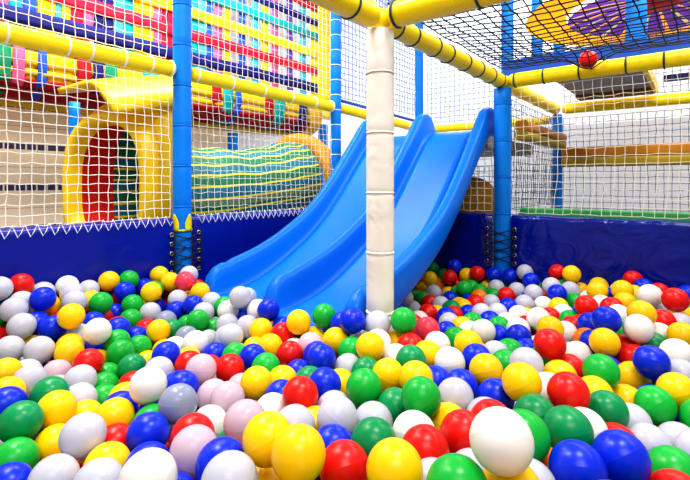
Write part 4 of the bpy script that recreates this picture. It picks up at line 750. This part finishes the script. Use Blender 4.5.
n1 = net(L(.15, T0, .848), E1*.0393, EZ*.0375, 26, 17, .0016, 'white_cord', 'white square net below the left beam, in front of the yellow tunnel', shape=hang)
n2 = net(L(S0+.052, T0, .848), E1*.0388, EZ*.036, 27, 17, .0012, 'white_cord', 'white square net between left post and corner, before the green tunnel', shape=hang)
n3 = net(L(.15, T0, HB+.046), E1*.0393, EZ*.0385, 26, 26, .0016, 'white_cord', 'white net above the left beam, at left of the blue post')
n4 = net(L(S0+.052, T0, HB+.046), E1*.0388, EZ*.0385, 27, 28, .0013, 'white_cord', 'white net above left beam, between blue post and corner post')
for nn, s_a, s_b in ((n1, .17, S0-.06), (n2, S0+.07, S1-.06)):
    hm = MB(); k = int((s_b-s_a)/.0393*1)
    pts = []
    for i in range(k+1):
        s = s_a+.0393*i
        pts += [L(s, T0+.02, .85), L(s+.012, T0+.042, .806), L(s+.0393*.6, T0+.04, .824)]
    hm.sweep(pts, .0017, 5, caps=False)
    obj('hem_lacing', hm, 'white_cord', nn, recalc=False)
net(L(S1, T1+.055, .85), E2*.0405, EZ*.0395, 62, 16, .0014, 'cream_cord', 'cream net on the right, between long yellow beam and blue pad', shape=lambda f, g: E1*(-.03*(1-g)**4)+E2*(.014*math.sin(g*math.pi)))
net(L(S1+.02, T0+.06, .85), E2*.04, EZ*.04, 25, 9, .002, 'cream_cord', 'cream net low behind the slide, above the blue pad')
net(L(S2, T1+.04, .4), E2*.0425, EZ*.0425, 64, 25, .0019, 'grey_cord', 'grey square net behind the right net, below the farther yellow beam')
net(L(S2+.02, T1+.04, HB+.05), E2*.0425, EZ*.0425, 64, 13, .0019, 'grey_cord', 'grey net above the farther yellow beam, behind the net roof')
net(L(S1+.06, T1, .86), E1*.0425, EZ*.0425, 25, 14, .0019, 'grey_cord', 'grey net side panel between right blue post and slim blue post')
net(L(S1+.06, T0, HB+.055), E1*.0425, EZ*.0425, 24, 30, .003, 'bluegrey_cord', 'blue-grey net rising from the yellow beam beyond the corner post')
net(L(S2+.05, T0+.05, 1.52), E2*.0425, EZ*.0425, 19, 30, .003, 'bluegrey_cord', 'blue-grey net hanging above the yellow bar behind the slide top')
net(L(S2+.05, T0+.05, .5), E2*.0425, EZ*.0425, 24, 15, .003, 'bluegrey_cord', 'blue-grey net low under the platform, behind the slide')
ez = MB(); ez.sweep([L(S1+.06+i*.012, T0-.004, HB+.034-.03*i/88+.003*math.sin(i*2.2)) for i in range(88)], .011, 6)
tag(obj('edge_rope', ez, 'tarp_blue', origin=L(S1+.05, T0, HB)), 'blue rope edging lying along the yellow beam behind cream post', 'rope')
roof = net(L(S0+.02, T1+.02, HB+.052), E2*.046, E1*.046, 52, 24, .0026, 'black_cord', 'black net roof stretched between the yellow beams at upper right',
           shape=lambda f, g: EZ*(-.035*math.sin(g*math.pi)*min(1, f*8) - .07*math.exp(-(((f*52*.046+T1+.02)+.405)**2+((g*24*.046+S0+.02)-2.314)**2)/(2*.045**2))))

# ------------------------------------------------------------------ padded wall panels with eyelets
def pad_profile(z0, z1, th, n=5):
    """closed outline (depth, z): depth 0 = front face"""
    r = .022; out = [(0.0, z0)]
    for i in range(1, 8): out.append((-.006*math.sin(math.pi*i/8), z0+(z1-r-z0)*i/8))
    for i in range(n+1): a = math.pi/2*i/n; out.append((r-r*math.cos(a), z1-r+r*math.sin(a)))
    for i in range(n+1): a = math.pi/2*i/n; out.append((th-r+r*math.sin(a), z1-r+r*math.cos(a)))
    out.append((th, z0)); return out
def panel(fn, x0, x1, label, m, eyelets):
    """fn(x, depth, z) -> world; eyelets: list of x"""
    o = thing('safety_pad', fn((x0+x1)/2, .05, .33), label, 'wall pad', 'blue vinyl wall pads around the ball pit')
    prof = pad_profile(.335, PADZ, .115); k = max(12, int((x1-x0)/.03)); rows = []
    for i in range(k+1):
        f = i/k; x = x0+(x1-x0)*f; e = min(x-x0, x1-x); q = 1 if e > .02 else .8+.2*math.sqrt(max(0, e)/.02)
        rows.append([fn(x, .0575+(d-.0575)*q + (.0035*noise.noise(Vector((x*6, z*5, 1)))+.004*noise.noise(Vector((x*19, z*5, 7)))*(1.2 if z > .72 else .3))*(1 if d < .05 else 0), z + (.004*noise.noise(Vector((x*9, 3, d*9))) if z > .8 else 0)) for d, z in prof])
    mb = MB().grid(rows); kk = len(prof); mb.add([], []); mb.f += [tuple(range(kk)), tuple(k*kk+i for i in reversed(range(kk)))]; mb.m += [0, 0]
    cv_ = obj('cover', mb, m, o, auto=50)
    for x in eyelets:
        for z in (.762, .72, .676, .632, .588):
            c = fn(x, -.006, z); ax = fn(x, -.05, z)-fn(x, 0, z)
            e = obj('eyelet', MB().torus(c, ax, .0085, .0032, 14, 6), 'brass', cv_)
            e['label'] = 'brass eyelet'
    return o
FL = lambda x, d, z: L(x, T0+.024-d, z)
FR = lambda x, d, z: L(S1-.026+d, x, z)
panel(FL, -.9, S0-.053, 'blue wall pad at far left, left of the post with leaf collar', 'pad_blue', [S0-.072])
panel(FL, S0+.053, S1-.055, 'blue wall pad between leaf-collared post and the slide', 'pad_blue', [S0+.072])
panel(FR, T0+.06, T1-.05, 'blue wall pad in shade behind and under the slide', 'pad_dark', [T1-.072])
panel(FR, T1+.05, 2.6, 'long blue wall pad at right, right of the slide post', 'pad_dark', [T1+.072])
tag(obj('edge_strip', MB().box(S1+.1, S1+.16, T1+.05, 2.6, .5, .868), 'green_edge', origin=L(S1+.13, T1, .5), smooth=False, bevel=.008), 'thin green edge strip showing above the right blue pad', 'edge strip')
# black lacing through the eyelets
def lacing(c, ea, eb, label):
    zs = (.762, .72, .676, .632, .588); o = MB()
    A = [ea+EZ*z for z in zs]; B = [eb+EZ*z for z in zs]
    def over(p, q):   # a cord from p to q bowed round the front of the post
        pts = []
        for i in range(9):
            f = i/8; x = p.lerp(q, f); h = Vector((x.x-c.x, x.y-c.y, 0)); n = h.length
            if n < .051: x = Vector((c.x, c.y, x.z)) + (h.normalized() if n > 1e-5 else -E1)*.051
            pts.append(x)
        return pts
    for i in range(4):
        o.sweep(over(A[i], B[i+1]), .0026, 5, caps=False); o.sweep(over(B[i], A[i+1]), .0026, 5, caps=False)
    for S in (A, B): o.sweep([p+Vector((.002, .002, .004*math.sin(i*3))) for i, p in enumerate(S)], .0032, 5, caps=False)
    ob = obj('lacing_cord', o, 'black_lace', origin=L(0, 0, .33)+c, recalc=False); return tag(ob, label, 'cord')
lacing(L(S0, T0, 0), FL(S0-.072, -.019, 0), FL(S0+.072, -.019, 0), 'black cord laced around the left blue post below the leaf collar')
lacing(L(S1, T1, 0), FR(T1-.072, -.019, 0), FR(T1+.072, -.019, 0), 'black cord laced around the blue post beside the slide')

# ------------------------------------------------------------------ slide
LIP = [(1.19, .50), (1.20, .565), (1.215, .605), (1.24, .632), (1.28, .647), (1.4, .672), (1.55, .715), (1.7, .785), (1.86, .87), (2.04, 1.03), (2.22, 1.225), (2.34, 1.36), (2.375, 1.392), (2.41, 1.407), (2.46, 1.412), (2.49, 1.40), (2.515, 1.36), (2.54, 1.315), (2.56, 1.285)]
BED = [(1.17, .505), (1.27, .51), (1.4, .53), (1.55, .585), (1.7, .66), (1.86, .75), (2.04, .91), (2.22, 1.10), (2.34, 1.22), (2.40, 1.262), (2.44, 1.278), (2.48, 1.28), (2.56, 1.28)]
def smooth_curve(tab):
    xs = np.array([a for a, _ in tab]); ys = np.array([b for _, b in tab])
    return lambda s: float(np.interp(s, xs, ys)) if s < 1.3 or s > 2.3 else float(np.mean([np.interp(s+d, xs, ys) for d in (-.09, -.06, -.03, 0, .03, .06, .09)]))
lipf = smooth_curve(LIP); bedf = smooth_curve(BED)
stations = sorted(set([1.19, 1.195, 1.20, 1.207, 1.215, 1.225, 1.24, 1.26, 1.28] + [1.3+.03*i for i in range(35)] + [2.34, 2.375, 2.39, 2.41, 2.43, 2.46, 2.475, 2.49, 2.505, 2.515, 2.53, 2.54, 2.55, 2.56]))
slide = thing('double_slide', L(1.8, -1.3, .4), 'glossy blue double-lane plastic slide ending in the balls', 'slide')
HW = .03
def wall_sec(s, tc, kind):
    """cross section of a lip from one bed to the other; kind -1 left end, 0 divider, +1 right end"""
    lz = lipf(s); bz = bedf(s); bz = min(bz, lz-.004); h = lz-bz; out = []
    side = [(HW+.038, 0), (HW+.022, .08), (HW+.012, .25), (HW+.006, .55), (HW-.002, .82), (HW-.010, .94), (HW-.02, .99)]
    lft = [(tc-a, bz+h*b) for a, b in side]; rgt = [(tc+a, bz+h*b) for a, b in reversed(side)]
    if kind == 0: out = lft + [(tc, lz)] + rgt
    if kind == 1: out = lft + [(tc, lz)] + [(tc+HW-.018, lz-.003), (tc+HW-.006, lz-.012), (tc+HW, lz-.03), (tc+HW, lz-h*.6), (tc+HW-.002, bz-.005), (tc+HW-.008, bz-.02), (tc+HW-.02, bz-.026)]
    if kind == -1: out = [(tc-HW+.02, bz-.026), (tc-HW+.008, bz-.02), (tc-HW+.002, bz-.005), (tc-HW, lz-h*.6), (tc-HW, lz-.03), (tc-HW+.006, lz-.012), (tc-HW+.018, lz-.003), (tc, lz)] + rgt
    return [L(s, t, z) for t, z in out]
TL = (-.915, -1.30, -1.685)
for tc, kind, nm in ((TL[0], 1, 'side_wall'), (TL[1], 0, 'lane_divider'), (TL[2], -1, 'side_wall')):
    rows = [wall_sec(s, tc, kind) for s in stations]
    obj(nm, MB().grid(rows), 'slide_blue', slide)
for ta, tb in ((TL[0], TL[1]), (TL[1], TL[2])):
    rows = []
    a, b = ta-HW-.038, tb+HW+.038
    for s in stations:
        bz = min(bedf(s), lipf(s)-.004) if s < 1.3 else bedf(s)
        rows.append([L(s, a+(b-a)*i/10, bz-.006*math.sin(math.pi*i/10)) for i in range(11)])
    # underside
    o = obj('slide_lane', MB().grid(rows), 'slide_blue', slide)
    md = o.modifiers.new('thick', 'SOLIDIFY'); md.thickness = .018; md.offset = -1 if False else 1
deck = obj('platform_deck', MB().box(2.58, 3.48, T0+.06, T1-.14, 1.2, 1.275), 'deck_grey', origin=L(3.0, -1.4, 1.2), smooth=False, bevel=.01)
tag(deck, 'platform deck the blue slide starts from', 'platform')

# ------------------------------------------------------------------ behind the right net: ledges, deck
def ledge(a, b, perp, z0, z1, label):
    """padded ledge: orange-brown upper half, olive lower half"""
    o = thing('padded_ledge', a.lerp(b, .5)+EZ*z0, label, 'ledge')
    zm = z0+(z1-z0)*.47
    for nm, za, zb, m, dd in (('lower_pad', z0, zm-.002, 'olive', .0), ('upper_pad', zm, z1, 'brown_orange', .006)):
        prof = []
        rr = min(.02, (zb-za)/2.2)
        for cx, cz, a0 in ((dd+rr, zb-rr, 180), (.09-rr, zb-rr, 90), (.09-rr, za+rr, 0), (dd+rr, za+rr, -90)):
            for i in range(5):
                ang = math.radians(a0-22.5*i); prof.append((cx+rr*math.cos(ang), cz+rr*math.sin(ang)))
        rows = [[a.lerp(b, i/40)+perp*(x)+EZ*z for x, z in prof] for i in range(41)]
        mb = MB().grid(rows, True); k = len(prof); mb.f += [tuple(range(k)), tuple(40*k+i for i in range(k))]; mb.m += [0, 0]
        obj(nm, mb, m, o, auto=50)
    return o
ledge(L(S2-.06, T1+.04, 0), L(S2-.06, 1.9, 0), E1*.5, 1.112, 1.25, 'long orange-brown and olive ledge behind the right net')
ledge(L(S1+.12, T1+.02, 0), L(S2-.15, T1+.02, 0), E2*.85, 1.235, 1.335, 'short yellow-brown ledge going back beside the right blue post')
dk = thing('deck_panel', L(3.1, -.5, 1.57), 'grey deck panel with brown edge seen from below behind long beam', 'deck panel')
obj('underside', MB().box(2.72, 3.36, T1+.16, -.24, 1.585, 1.615), 'deck_grey', dk, smooth=False)
obj('edge_board', MB().box(3.36, 3.5, T1+.16, -.24, 1.565, 1.615), 'deck_brown', dk, smooth=False, bevel=.006)
obj('edge_trim', MB().box(2.72, 3.5, -.24, -.215, 1.565, 1.625), 'tunnel_yellow', dk, smooth=False, bevel=.006)
tag(obj('navy_bar', MB().box(S2+.1, S2+.16, -.2, 1.9, 1.67, 1.71), 'navy', origin=L(S2+.13, .8, 1.67), smooth=False, bevel=.01), 'navy bar behind grey net at the right edge, above yellow beam', 'bar')
tag(obj('tarp_strip', MB().box(S1+.07, S1+.085, T1-.02, 1.7, 1.58, 1.655), 'tarp_blue', origin=L(S1+.08, .4, 1.58), smooth=False), 'blue tarpaulin strip above long yellow beam, seen through net roof', 'tarpaulin')
wallbox('wall_right', 'wall_grey', 5.4, 5.45, -2.2, 4.4, 0, 1.62)
# brown padded dome under the slide platform
bo = obj('round_bolster', MB().ball(L(2.93, -1.2, .855), .175, 32, 20, 1.05), 'ochre', origin=L(2.93, -1.2, .67))
tag(bo, 'brown rounded bolster behind the net under the slide', 'bolster')
# red ball caught on the net roof
# (placed with the balls below)

# ------------------------------------------------------------------ round canopy above the net roof
cx, cy, cz = 2.22, 3.3, 2.26
can = thing('round_canopy', (cx, cy, cz), 'round orange and purple canopy hanging above the net roof', 'canopy')
def ring(r0, r1, z0, z1, a0, a1, n):
    return MB().grid([[Vector((cx+r*math.cos(a0+(a1-a0)*j/n), cy+r*math.sin(a0+(a1-a0)*j/n), z)) for j in range(n+1)] for r, z in ((r0, z0), ((r0+r1)/2, (z0+z1)/2+.01), (r1, z1))])
obj('rim', ring(.57, .86, cz+.0, cz-.02, 0, 2*math.pi, 64), 'orange_cloth', can)
hb_ = obj('hub', MB().ball((cx, cy, cz+.03), .175, 24, 12, .25), 'red_cloth', can); hb_['label'] = 'red cloth hub'
N_ = 22
for k in range(N_):
    a0 = 2*math.pi*k/N_; w_ = 2*math.pi/N_
    red = False
    g = obj('gore', ring(.06, .56, cz+.06, cz-.03, a0, a0+w_*.78, 6), 'red_cloth' if red else 'purple_cloth', can)
    if red: g['label'] = 'red gore'
    obj('stripe', ring(.06, .56, cz+.06, cz-.03, a0+w_*.78, a0+w_, 3), 'cream_cloth' if k % 2 else 'orange_cloth', can)

# ------------------------------------------------------------------ woven strap bridge behind the left net
TB = -2.9
def s_at(u, perp=2.9):
    d = (u-345)/460; D = perp/(-(d*E2.x)-E2.y); return D*(d*E1.x+E1.y)
br = thing('strap_bridge', L(1.8, TB, 1.45), 'colourful woven-strap bridge wall hanging behind the left nets', 'woven net')
def prof(q):   # height along the wall (z>1.62) then curving back underneath
    if q >= 0: return (TB, 1.62+q)
    a = min(1, -q/.5); return (TB-.30*a*a, 1.62-.17*math.sin(a*math.pi/2))
def hstrap(q0, q1, s0, s1, off, m):
    rows = []
    for i in range(60):
        s = s0+(s1-s0)*i/59; r = []
        for k in range(4):
            t, z = prof(q0+(q1-q0)*k/3); r.append(L(s, t+off+.004*math.sin(s*27+q0*9), z+.006*noise.noise(Vector((s*3, q0*7, 0)))))
        rows.append(r)
    o = obj('cross_strap', MB().grid(rows), 'st_'+m, br); md = o.modifiers.new('t', 'SOLIDIFY'); md.thickness = .004
def vstrap(s0, s1, q0, q1, off, m):
    rows = []
    for i in range(40):
        q = q0+(q1-q0)*i/39; t, z = prof(q); rows.append([L(s0+(s1-s0)*k/3, t+off+.004*math.sin(q*37), z) for k in range(4)])
    o = obj('upright_strap', MB().grid(rows), 'st_'+m, br); md = o.modifiers.new('t', 'SOLIDIFY'); md.thickness = .004
for z, m, h in ((.90, 'navy', .085), (1.06, 'red', .08), (1.22, 'yellow', .08), (1.385, 'teal', .075), (1.52, 'navy', .065), (1.66, 'red', .07), (1.80, 'yellow', .07), (1.95, 'teal', .07), (2.1, 'pink', .07)):
    hstrap(z-h/2-.62, z+h/2-.62, .35, 3.3, .012, m)
for q0, q1, m in ((.12, .18, 'blue'), (.02, .10, 'ochre'), (-.06, .0, 'ochre'), (-.2, -.09, 'dred'), (-.33, -.22, 'dred'), (-.5, -.36, 'ochre')):
    hstrap(q0, q1, .2, 3.2, .012, m)
V = [(-40, -30, 'red'), (-28, -14, 'teal'), (-12, 0, 'yellow'), (0, 8, 'pink'), (9, 22, 'teal'), (23, 36, 'blue'), (38, 55, 'yellow'), (56, 61, 'cyan'), (62, 70, 'yellow'), (71, 83, 'red'), (84, 93, 'pink'), (94, 103, 'navy'),
     (104, 113, 'navy'), (114, 123, 'cyan'), (124, 133, 'teal'), (134, 153, 'yellow'), (154, 161, 'pink'), (162, 176, 'red'), (178, 190, 'yellow'), (192, 198, 'teal'), (199, 206, 'cyan'), (207, 213, 'blue'), (215, 222, 'pink'), (223, 230, 'yellow'),
     (239, 245, 'blue'), (252, 258, 'cyan'), (262, 268, 'yellow'), (272, 278, 'pink'), (287, 293, 'purple'), (300, 306, 'cyan'), (311, 330, 'yellow')]
for u0, u1, m in V: vstrap(s_at(u0), s_at(u1), 0.0, 1.62, .0, m)
V2 = [(-20, 10, 'green'), (12, 24, 'pink'), (26, 36, 'ochre'), (37, 46, 'blue'), (48, 64, 'ochre'), (66, 74, 'ochre'), (76, 90, 'dred'), (92, 102, 'navy'), (104, 116, 'green'), (118, 140, 'ochre'), (142, 160, 'teal'), (162, 188, 'ochre'),
      (190, 210, 'ochre'), (211, 220, 'dred'), (222, 232, 'teal'), (234, 240, 'blue'), (242, 262, 'ochre'), (264, 272, 'dred'), (274, 284, 'teal'), (286, 296, 'ochre'), (298, 306, 'navy'), (308, 322, 'ochre')]
rr = random.Random(3)
for u0, u1, m in V2: vstrap(s_at(u0), s_at(u1), -.5+.1*rr.random(), .12, .018 if m != 'ochre' else .002, m)
rows = []
for i in range(30):
    q = -.52+.72*i/29; t, z = prof(q); rows.append([L(.2+3.0*k/30, t-.012, z) for k in range(31)])
bk = obj('underside_sheet', MB().grid(rows), 'st_ochre', br)

# ------------------------------------------------------------------ yellow tunnel hood with red mouth, green net tunnel
TT = -2.45
def tm():
    m = bpy.data.materials.new('green_net_tunnel'); m.use_nodes = True; nt = m.node_tree; N = nt.nodes.new; K = nt.links.new
    b = nt.nodes['Principled BSDF']; b.inputs['Roughness'].default_value = .6
    uv = N('ShaderNodeAttribute'); uv.attribute_name = 'pq'; sx = N('ShaderNodeSeparateXYZ'); K(uv.outputs['Vector'], sx.inputs[0])
    def mth(op, a, bv=0):
        n = N('ShaderNodeMath'); n.operation = op
        for i, v in enumerate((a, bv)):
            if isinstance(v, (int, float)): n.inputs[i].default_value = v
            else: K(v, n.inputs[i])
        return n.outputs[0]
    band = mth('FRACT', mth('MULTIPLY', sx.outputs['Y'], 28.0)); ye = mth('LESS_THAN', band, .17)
    cell = mth('FRACT', mth('MULTIPLY', sx.outputs['X'], 24.0)); ck = mth('LESS_THAN', cell, .16)
    tealband = mth('LESS_THAN', mth('FRACT', mth('MULTIPLY', sx.outputs['Y'], 14.0)), .5)
    m1 = N('ShaderNodeMix'); m1.data_type = 'RGBA'; m1.inputs['A'].default_value = srgb(0, 112, 66); m1.inputs['B'].default_value = srgb(0, 112, 130); K(tealband, m1.inputs['Factor'])
    m2 = N('ShaderNodeMix'); m2.data_type = 'RGBA'; m2.inputs['B'].default_value = srgb(0, 70, 60); K(m1.outputs['Result'], m2.inputs['A']); K(ck, m2.inputs['Factor'])
    m3 = N('ShaderNodeMix'); m3.data_type = 'RGBA'; m3.inputs['B'].default_value = srgb(236, 206, 30); K(m2.outputs['Result'], m3.inputs['A']); K(ye, m3.inputs['Factor'])
    K(m3.outputs['Result'], b.inputs['Base Color']); return m
M['tunnel_green'] = tm()
hood = thing('tunnel_hood', L(1.4, TT, .7), 'yellow moulded tunnel hood with red arched mouth behind left net', 'play tunnel')
def arch(s, hw, zb, zt, n=28, tc=TT, p=2.6):
    """closed outline: flat-bottomed arch, counter-clockwise"""
    out = []
    zc = zb+(zt-zb)*.5; hh = (zt-zb)/2
    for i in range(n):
        a = 2*math.pi*i/n; c, d = math.cos(a), math.sin(a); q = (abs(c)**p+abs(d)**p)**(-1/p)
        out.append(L(s, tc+hw*c*q, zc+hh*d*q))
    return out
TM = TT+.03
def mouthsec(s, hw, zb, zt, n=36):
    out = []; zc = zb+(zt-zb)*.5; hh = (zt-zb)/2
    for i in range(n):
        a = 2*math.pi*i/n; c, d = math.cos(a), math.sin(a); p = 2.3 if d > 0 else 4.5; q = (abs(c)**p+abs(d)**p)**(-1/p)
        out.append(L(s, TM+hw*c*q, zc+hh*d*q))
    return out
sk = lambda pts, k=.10: [p + E1*(k*((p.dot(E2)-TT)/.3)) for p in pts]
rows = [sk(mouthsec(1.15, .215, .74, 1.30)), sk(mouthsec(1.10, .22, .73, 1.305)), sk(mouthsec(1.075, .238, .72, 1.33)), sk(mouthsec(1.085, .262, .70, 1.36)), sk(mouthsec(1.12, .272, .69, 1.375)),
        sk(arch(1.18, .30, .69, 1.42, 36), .08), arch(1.24, .335, .68, 1.50, 36), arch(1.30, .35, .66, 1.56, 36), arch(1.38, .35, .66, 1.57, 36), arch(1.41, .33, .68, 1.53, 36)]
obj('hood_shell', MB().grid(rows, True), 'tunnel_yellow', hood)
rows = [sk(mouthsec(1.148, .217, .741, 1.302)), mouthsec(1.21, .222, .74, 1.305), mouthsec(1.26, .225, .74, 1.305)]
lin = obj('mouth_lining', MB().grid(rows, True), 'tunnel_red', hood); lin['label'] = 'red tunnel lining'
rows = [mouthsec(1.26+.145*i/6, .226, .74, 1.305) for i in range(7)]
nl = obj('net_lining', MB().grid(rows, True), 'tunnel_green', hood); nl['label'] = 'green and yellow net lining'
_at = nl.data.attributes.new('pq', 'FLOAT_VECTOR', 'POINT'); _at.data.foreach_set('vector', [c for i in range(7) for j in range(36) for c in (i/12, j/36, 0)])
rows = []
for i in range(9):
    f = i/8; rows.append([L(.99+.41*k/10, TT+.375-.62*f, 1.33+.17*math.sin(min(1, f/.45)*math.pi/2)+.10*k/10) for k in range(11)])
fl = obj('hood_flap', MB().grid(rows), 'tunnel_yellow', hood); md = fl.modifiers.new('t', 'SOLIDIFY'); md.thickness = .03

tun = thing('net_tunnel', L(2.4, TT, .7), 'green and yellow striped net tunnel with ochre end ring behind left net', 'play tunnel')
rows = []; pq = []
NT = 40; NA = 48
for i in range(NT+1):
    f = i/NT; s = 1.43+1.06*f; zc = .90+.09*f**1.5; R_ = .292+.01*math.sin(f*9)+.02*f**6
    tc = TT+.05*math.sin(f*math.pi)
    row = []
    for j in range(NA):
        a = 2*math.pi*j/NA; row.append(L(s, tc+R_*math.cos(a), zc+R_*math.sin(a)*1.02+.008*math.sin(f*25)*max(0, math.sin(a)))); pq.append((f, j/NA, 0))
    rows.append(row)
tb = obj('tube', MB().grid(rows, True), 'tunnel_green', tun)
at = tb.data.attributes.new('pq', 'FLOAT_VECTOR', 'POINT'); at.data.foreach_set('vector', [c for p in pq for c in p])
er = obj('end_ring', MB().torus(L(2.535, TT+.02, .99), E1+E2*-.1, .325, .062, 40, 12), 'ochre', tun); er['label'] = 'ochre padded end ring'

# ------------------------------------------------------------------ the balls
R_BALL = .0396
def ball_mesh(name, m, nu=40, nv=26):
    mb = MB(); rows = []
    zs = [math.pi*i/nv for i in range(nv+1)] + [math.pi/2+d for d in (-.05, -.022, .022, .05)]
    for ph in sorted(set(zs)):
        k = 1 + (.006 if abs(ph-math.pi/2) < .01 else .003 if abs(ph-math.pi/2) < .03 else 0); k = k*.994
        rr = max(math.sin(ph), 1e-4)*R_BALL*k
        rows.append([Vector((rr*math.cos(2*math.pi*j/nu), rr*math.sin(2*math.pi*j/nu), -R_BALL*k*math.cos(ph))) for j in range(nu)])
    mb.grid(rows, True); me = bpy.data.meshes.new(name); me.from_pydata([tuple(p) for p in mb.v], [], mb.f)
    me.polygons.foreach_set('use_smooth', [True]*len(me.polygons)); me.materials.append(M[m]); return me
proto = {}
rb = random.Random(8)
def place_ball(c, p, label, group):
    if c not in proto:
        o = bpy.data.objects.new('play_ball', ball_mesh('play_ball', 'ball_'+c)); proto[c] = o
    else: o = proto[c].copy()
    COL.objects.link(o); o.location = p; o.rotation_euler = (rb.uniform(-.7, .7), rb.uniform(-.7, .7), rb.uniform(0, 6.28))
    return tag(o, label, 'ball', group)
for c, x, y, z, lab in BALLS: place_ball(c, (x/1000, y/1000, z/1000), lab, 'loose balls in the ball pit')
place_ball('r', L(2.314, -.405, HB+.029), 'single red ball caught on the black net roof beside the long beam', None)
# the rest of the balls: one mesh
import bmesh as _b
def ico(n):
    bm = _b.new(); _b.ops.create_icosphere(bm, subdivisions=n, radius=R_BALL*.998); v = np.array([x.co[:] for x in bm.verts]); f = np.array([[y.index for y in x.verts] for x in bm.faces]); bm.free(); return v, f
i3 = ico(4); i2 = ico(3)
keys = list(BALLC); VV = []; FF = []; MI = []; base = 0
for c, x, y, z, hi in REST:
    v, f = i3 if hi else i2
    VV.append(v+np.array((x, y, z))/1000); FF.append(f+base); MI.append(np.full(len(f), keys.index(c))); base += len(v)
VV = np.concatenate(VV); FF = np.concatenate(FF); MI = np.concatenate(MI)
me = bpy.data.meshes.new('ball_pit_filling'); me.vertices.add(len(VV)); me.vertices.foreach_set('co', VV.ravel().astype(np.float32))
me.loops.add(len(FF)*3); me.loops.foreach_set('vertex_index', FF.ravel().astype(np.int32)); me.polygons.add(len(FF))
me.polygons.foreach_set('loop_start', np.arange(0, len(FF)*3, 3, dtype=np.int32)); me.polygons.foreach_set('loop_total', np.full(len(FF), 3, dtype=np.int32))
for k in keys: me.materials.append(M['ball_'+k])
me.polygons.foreach_set('material_index', MI.astype(np.int32)); me.polygons.foreach_set('use_smooth', np.ones(len(FF), dtype=bool)); me.update(); me.validate()
bf = bpy.data.objects.new('ball_pit_filling', me); COL.objects.link(bf)
tag(bf, 'mass of smaller-looking distant and half-buried coloured balls filling the pit', 'balls', kind='stuff')

# ------------------------------------------------------------------ light
world = bpy.data.worlds.new('World'); SC.world = world; world.use_nodes = True
bg = world.node_tree.nodes['Background']; bg.inputs['Color'].default_value = (.93, .96, 1, 1); bg.inputs['Strength'].default_value = .45
def area(loc, tgt, sx, sy, power, col=(1, 1, 1)):  # makes the ceiling lights and also the added fill lights
    l = bpy.data.lights.new('ceiling_or_fill_light', 'AREA'); l.shape = 'RECTANGLE'; l.size = sx; l.size_y = sy; l.energy = power; l.color = col
    o = bpy.data.objects.new('ceiling_or_fill_light', l); COL.objects.link(o); o.location = loc
    d = Vector(tgt)-Vector(loc); o.rotation_euler = d.to_track_quat('-Z', 'Y').to_euler(); return o
area((-1.1, 1.5, 3.3), (-.2, 1.7, .6), .7, .35, 40)
area((.6, .6, 3.3), (.2, 1.4, .6), .7, .35, 38)
area((.2, -1.0, 3.0), (.2, 1.6, .6), 1.6, 1.0, 34)  # large added fill over the pit, not a ceiling fixture
area(L(4.6, -1.6, 3.6), L(5.5, -1, 1.6), 2.5, 1.0, 70)  # added fill that keeps the white back wall bright
area(L(2.6, 1.4, 3.4), L(4.4, 1.0, 1.2), 2.0, .8, 60)  # added fill to brighten the white backdrop behind the right net
area(L(1.3, -2.35, 2.9), L(1.3, -3.3, 1.1), 2.5, .5, 85)  # added fill aimed at the tan wall to brighten it
area(L(3.0, .2, 2.9), L(3.0, .2, 1.0), 1.2, .6, 18)

try:
    SC.view_settings.view_transform = 'Standard'; SC.view_settings.look = 'Medium High Contrast'; LOOK = 'Medium High Contrast'
except Exception:
    LOOK = 'None'
# ------------------------------------------------------------------ camera
cam = bpy.data.cameras.new('camera'); co = bpy.data.objects.new('camera', cam); COL.objects.link(co)
co.location = (0, 0, 1.0); co.rotation_euler = (math.pi/2, 0, 0); cam.sensor_width = 36; cam.lens = 24.0; cam.shift_y = -57/690; cam.clip_start = .02
SC.camera = co
SC.view_settings.view_transform = 'Standard'; SC.view_settings.look = LOOK; SC.view_settings.exposure = 0; SC.view_settings.gamma = 1
for o in bpy.data.objects:
    if '_o' in o: del o['_o']
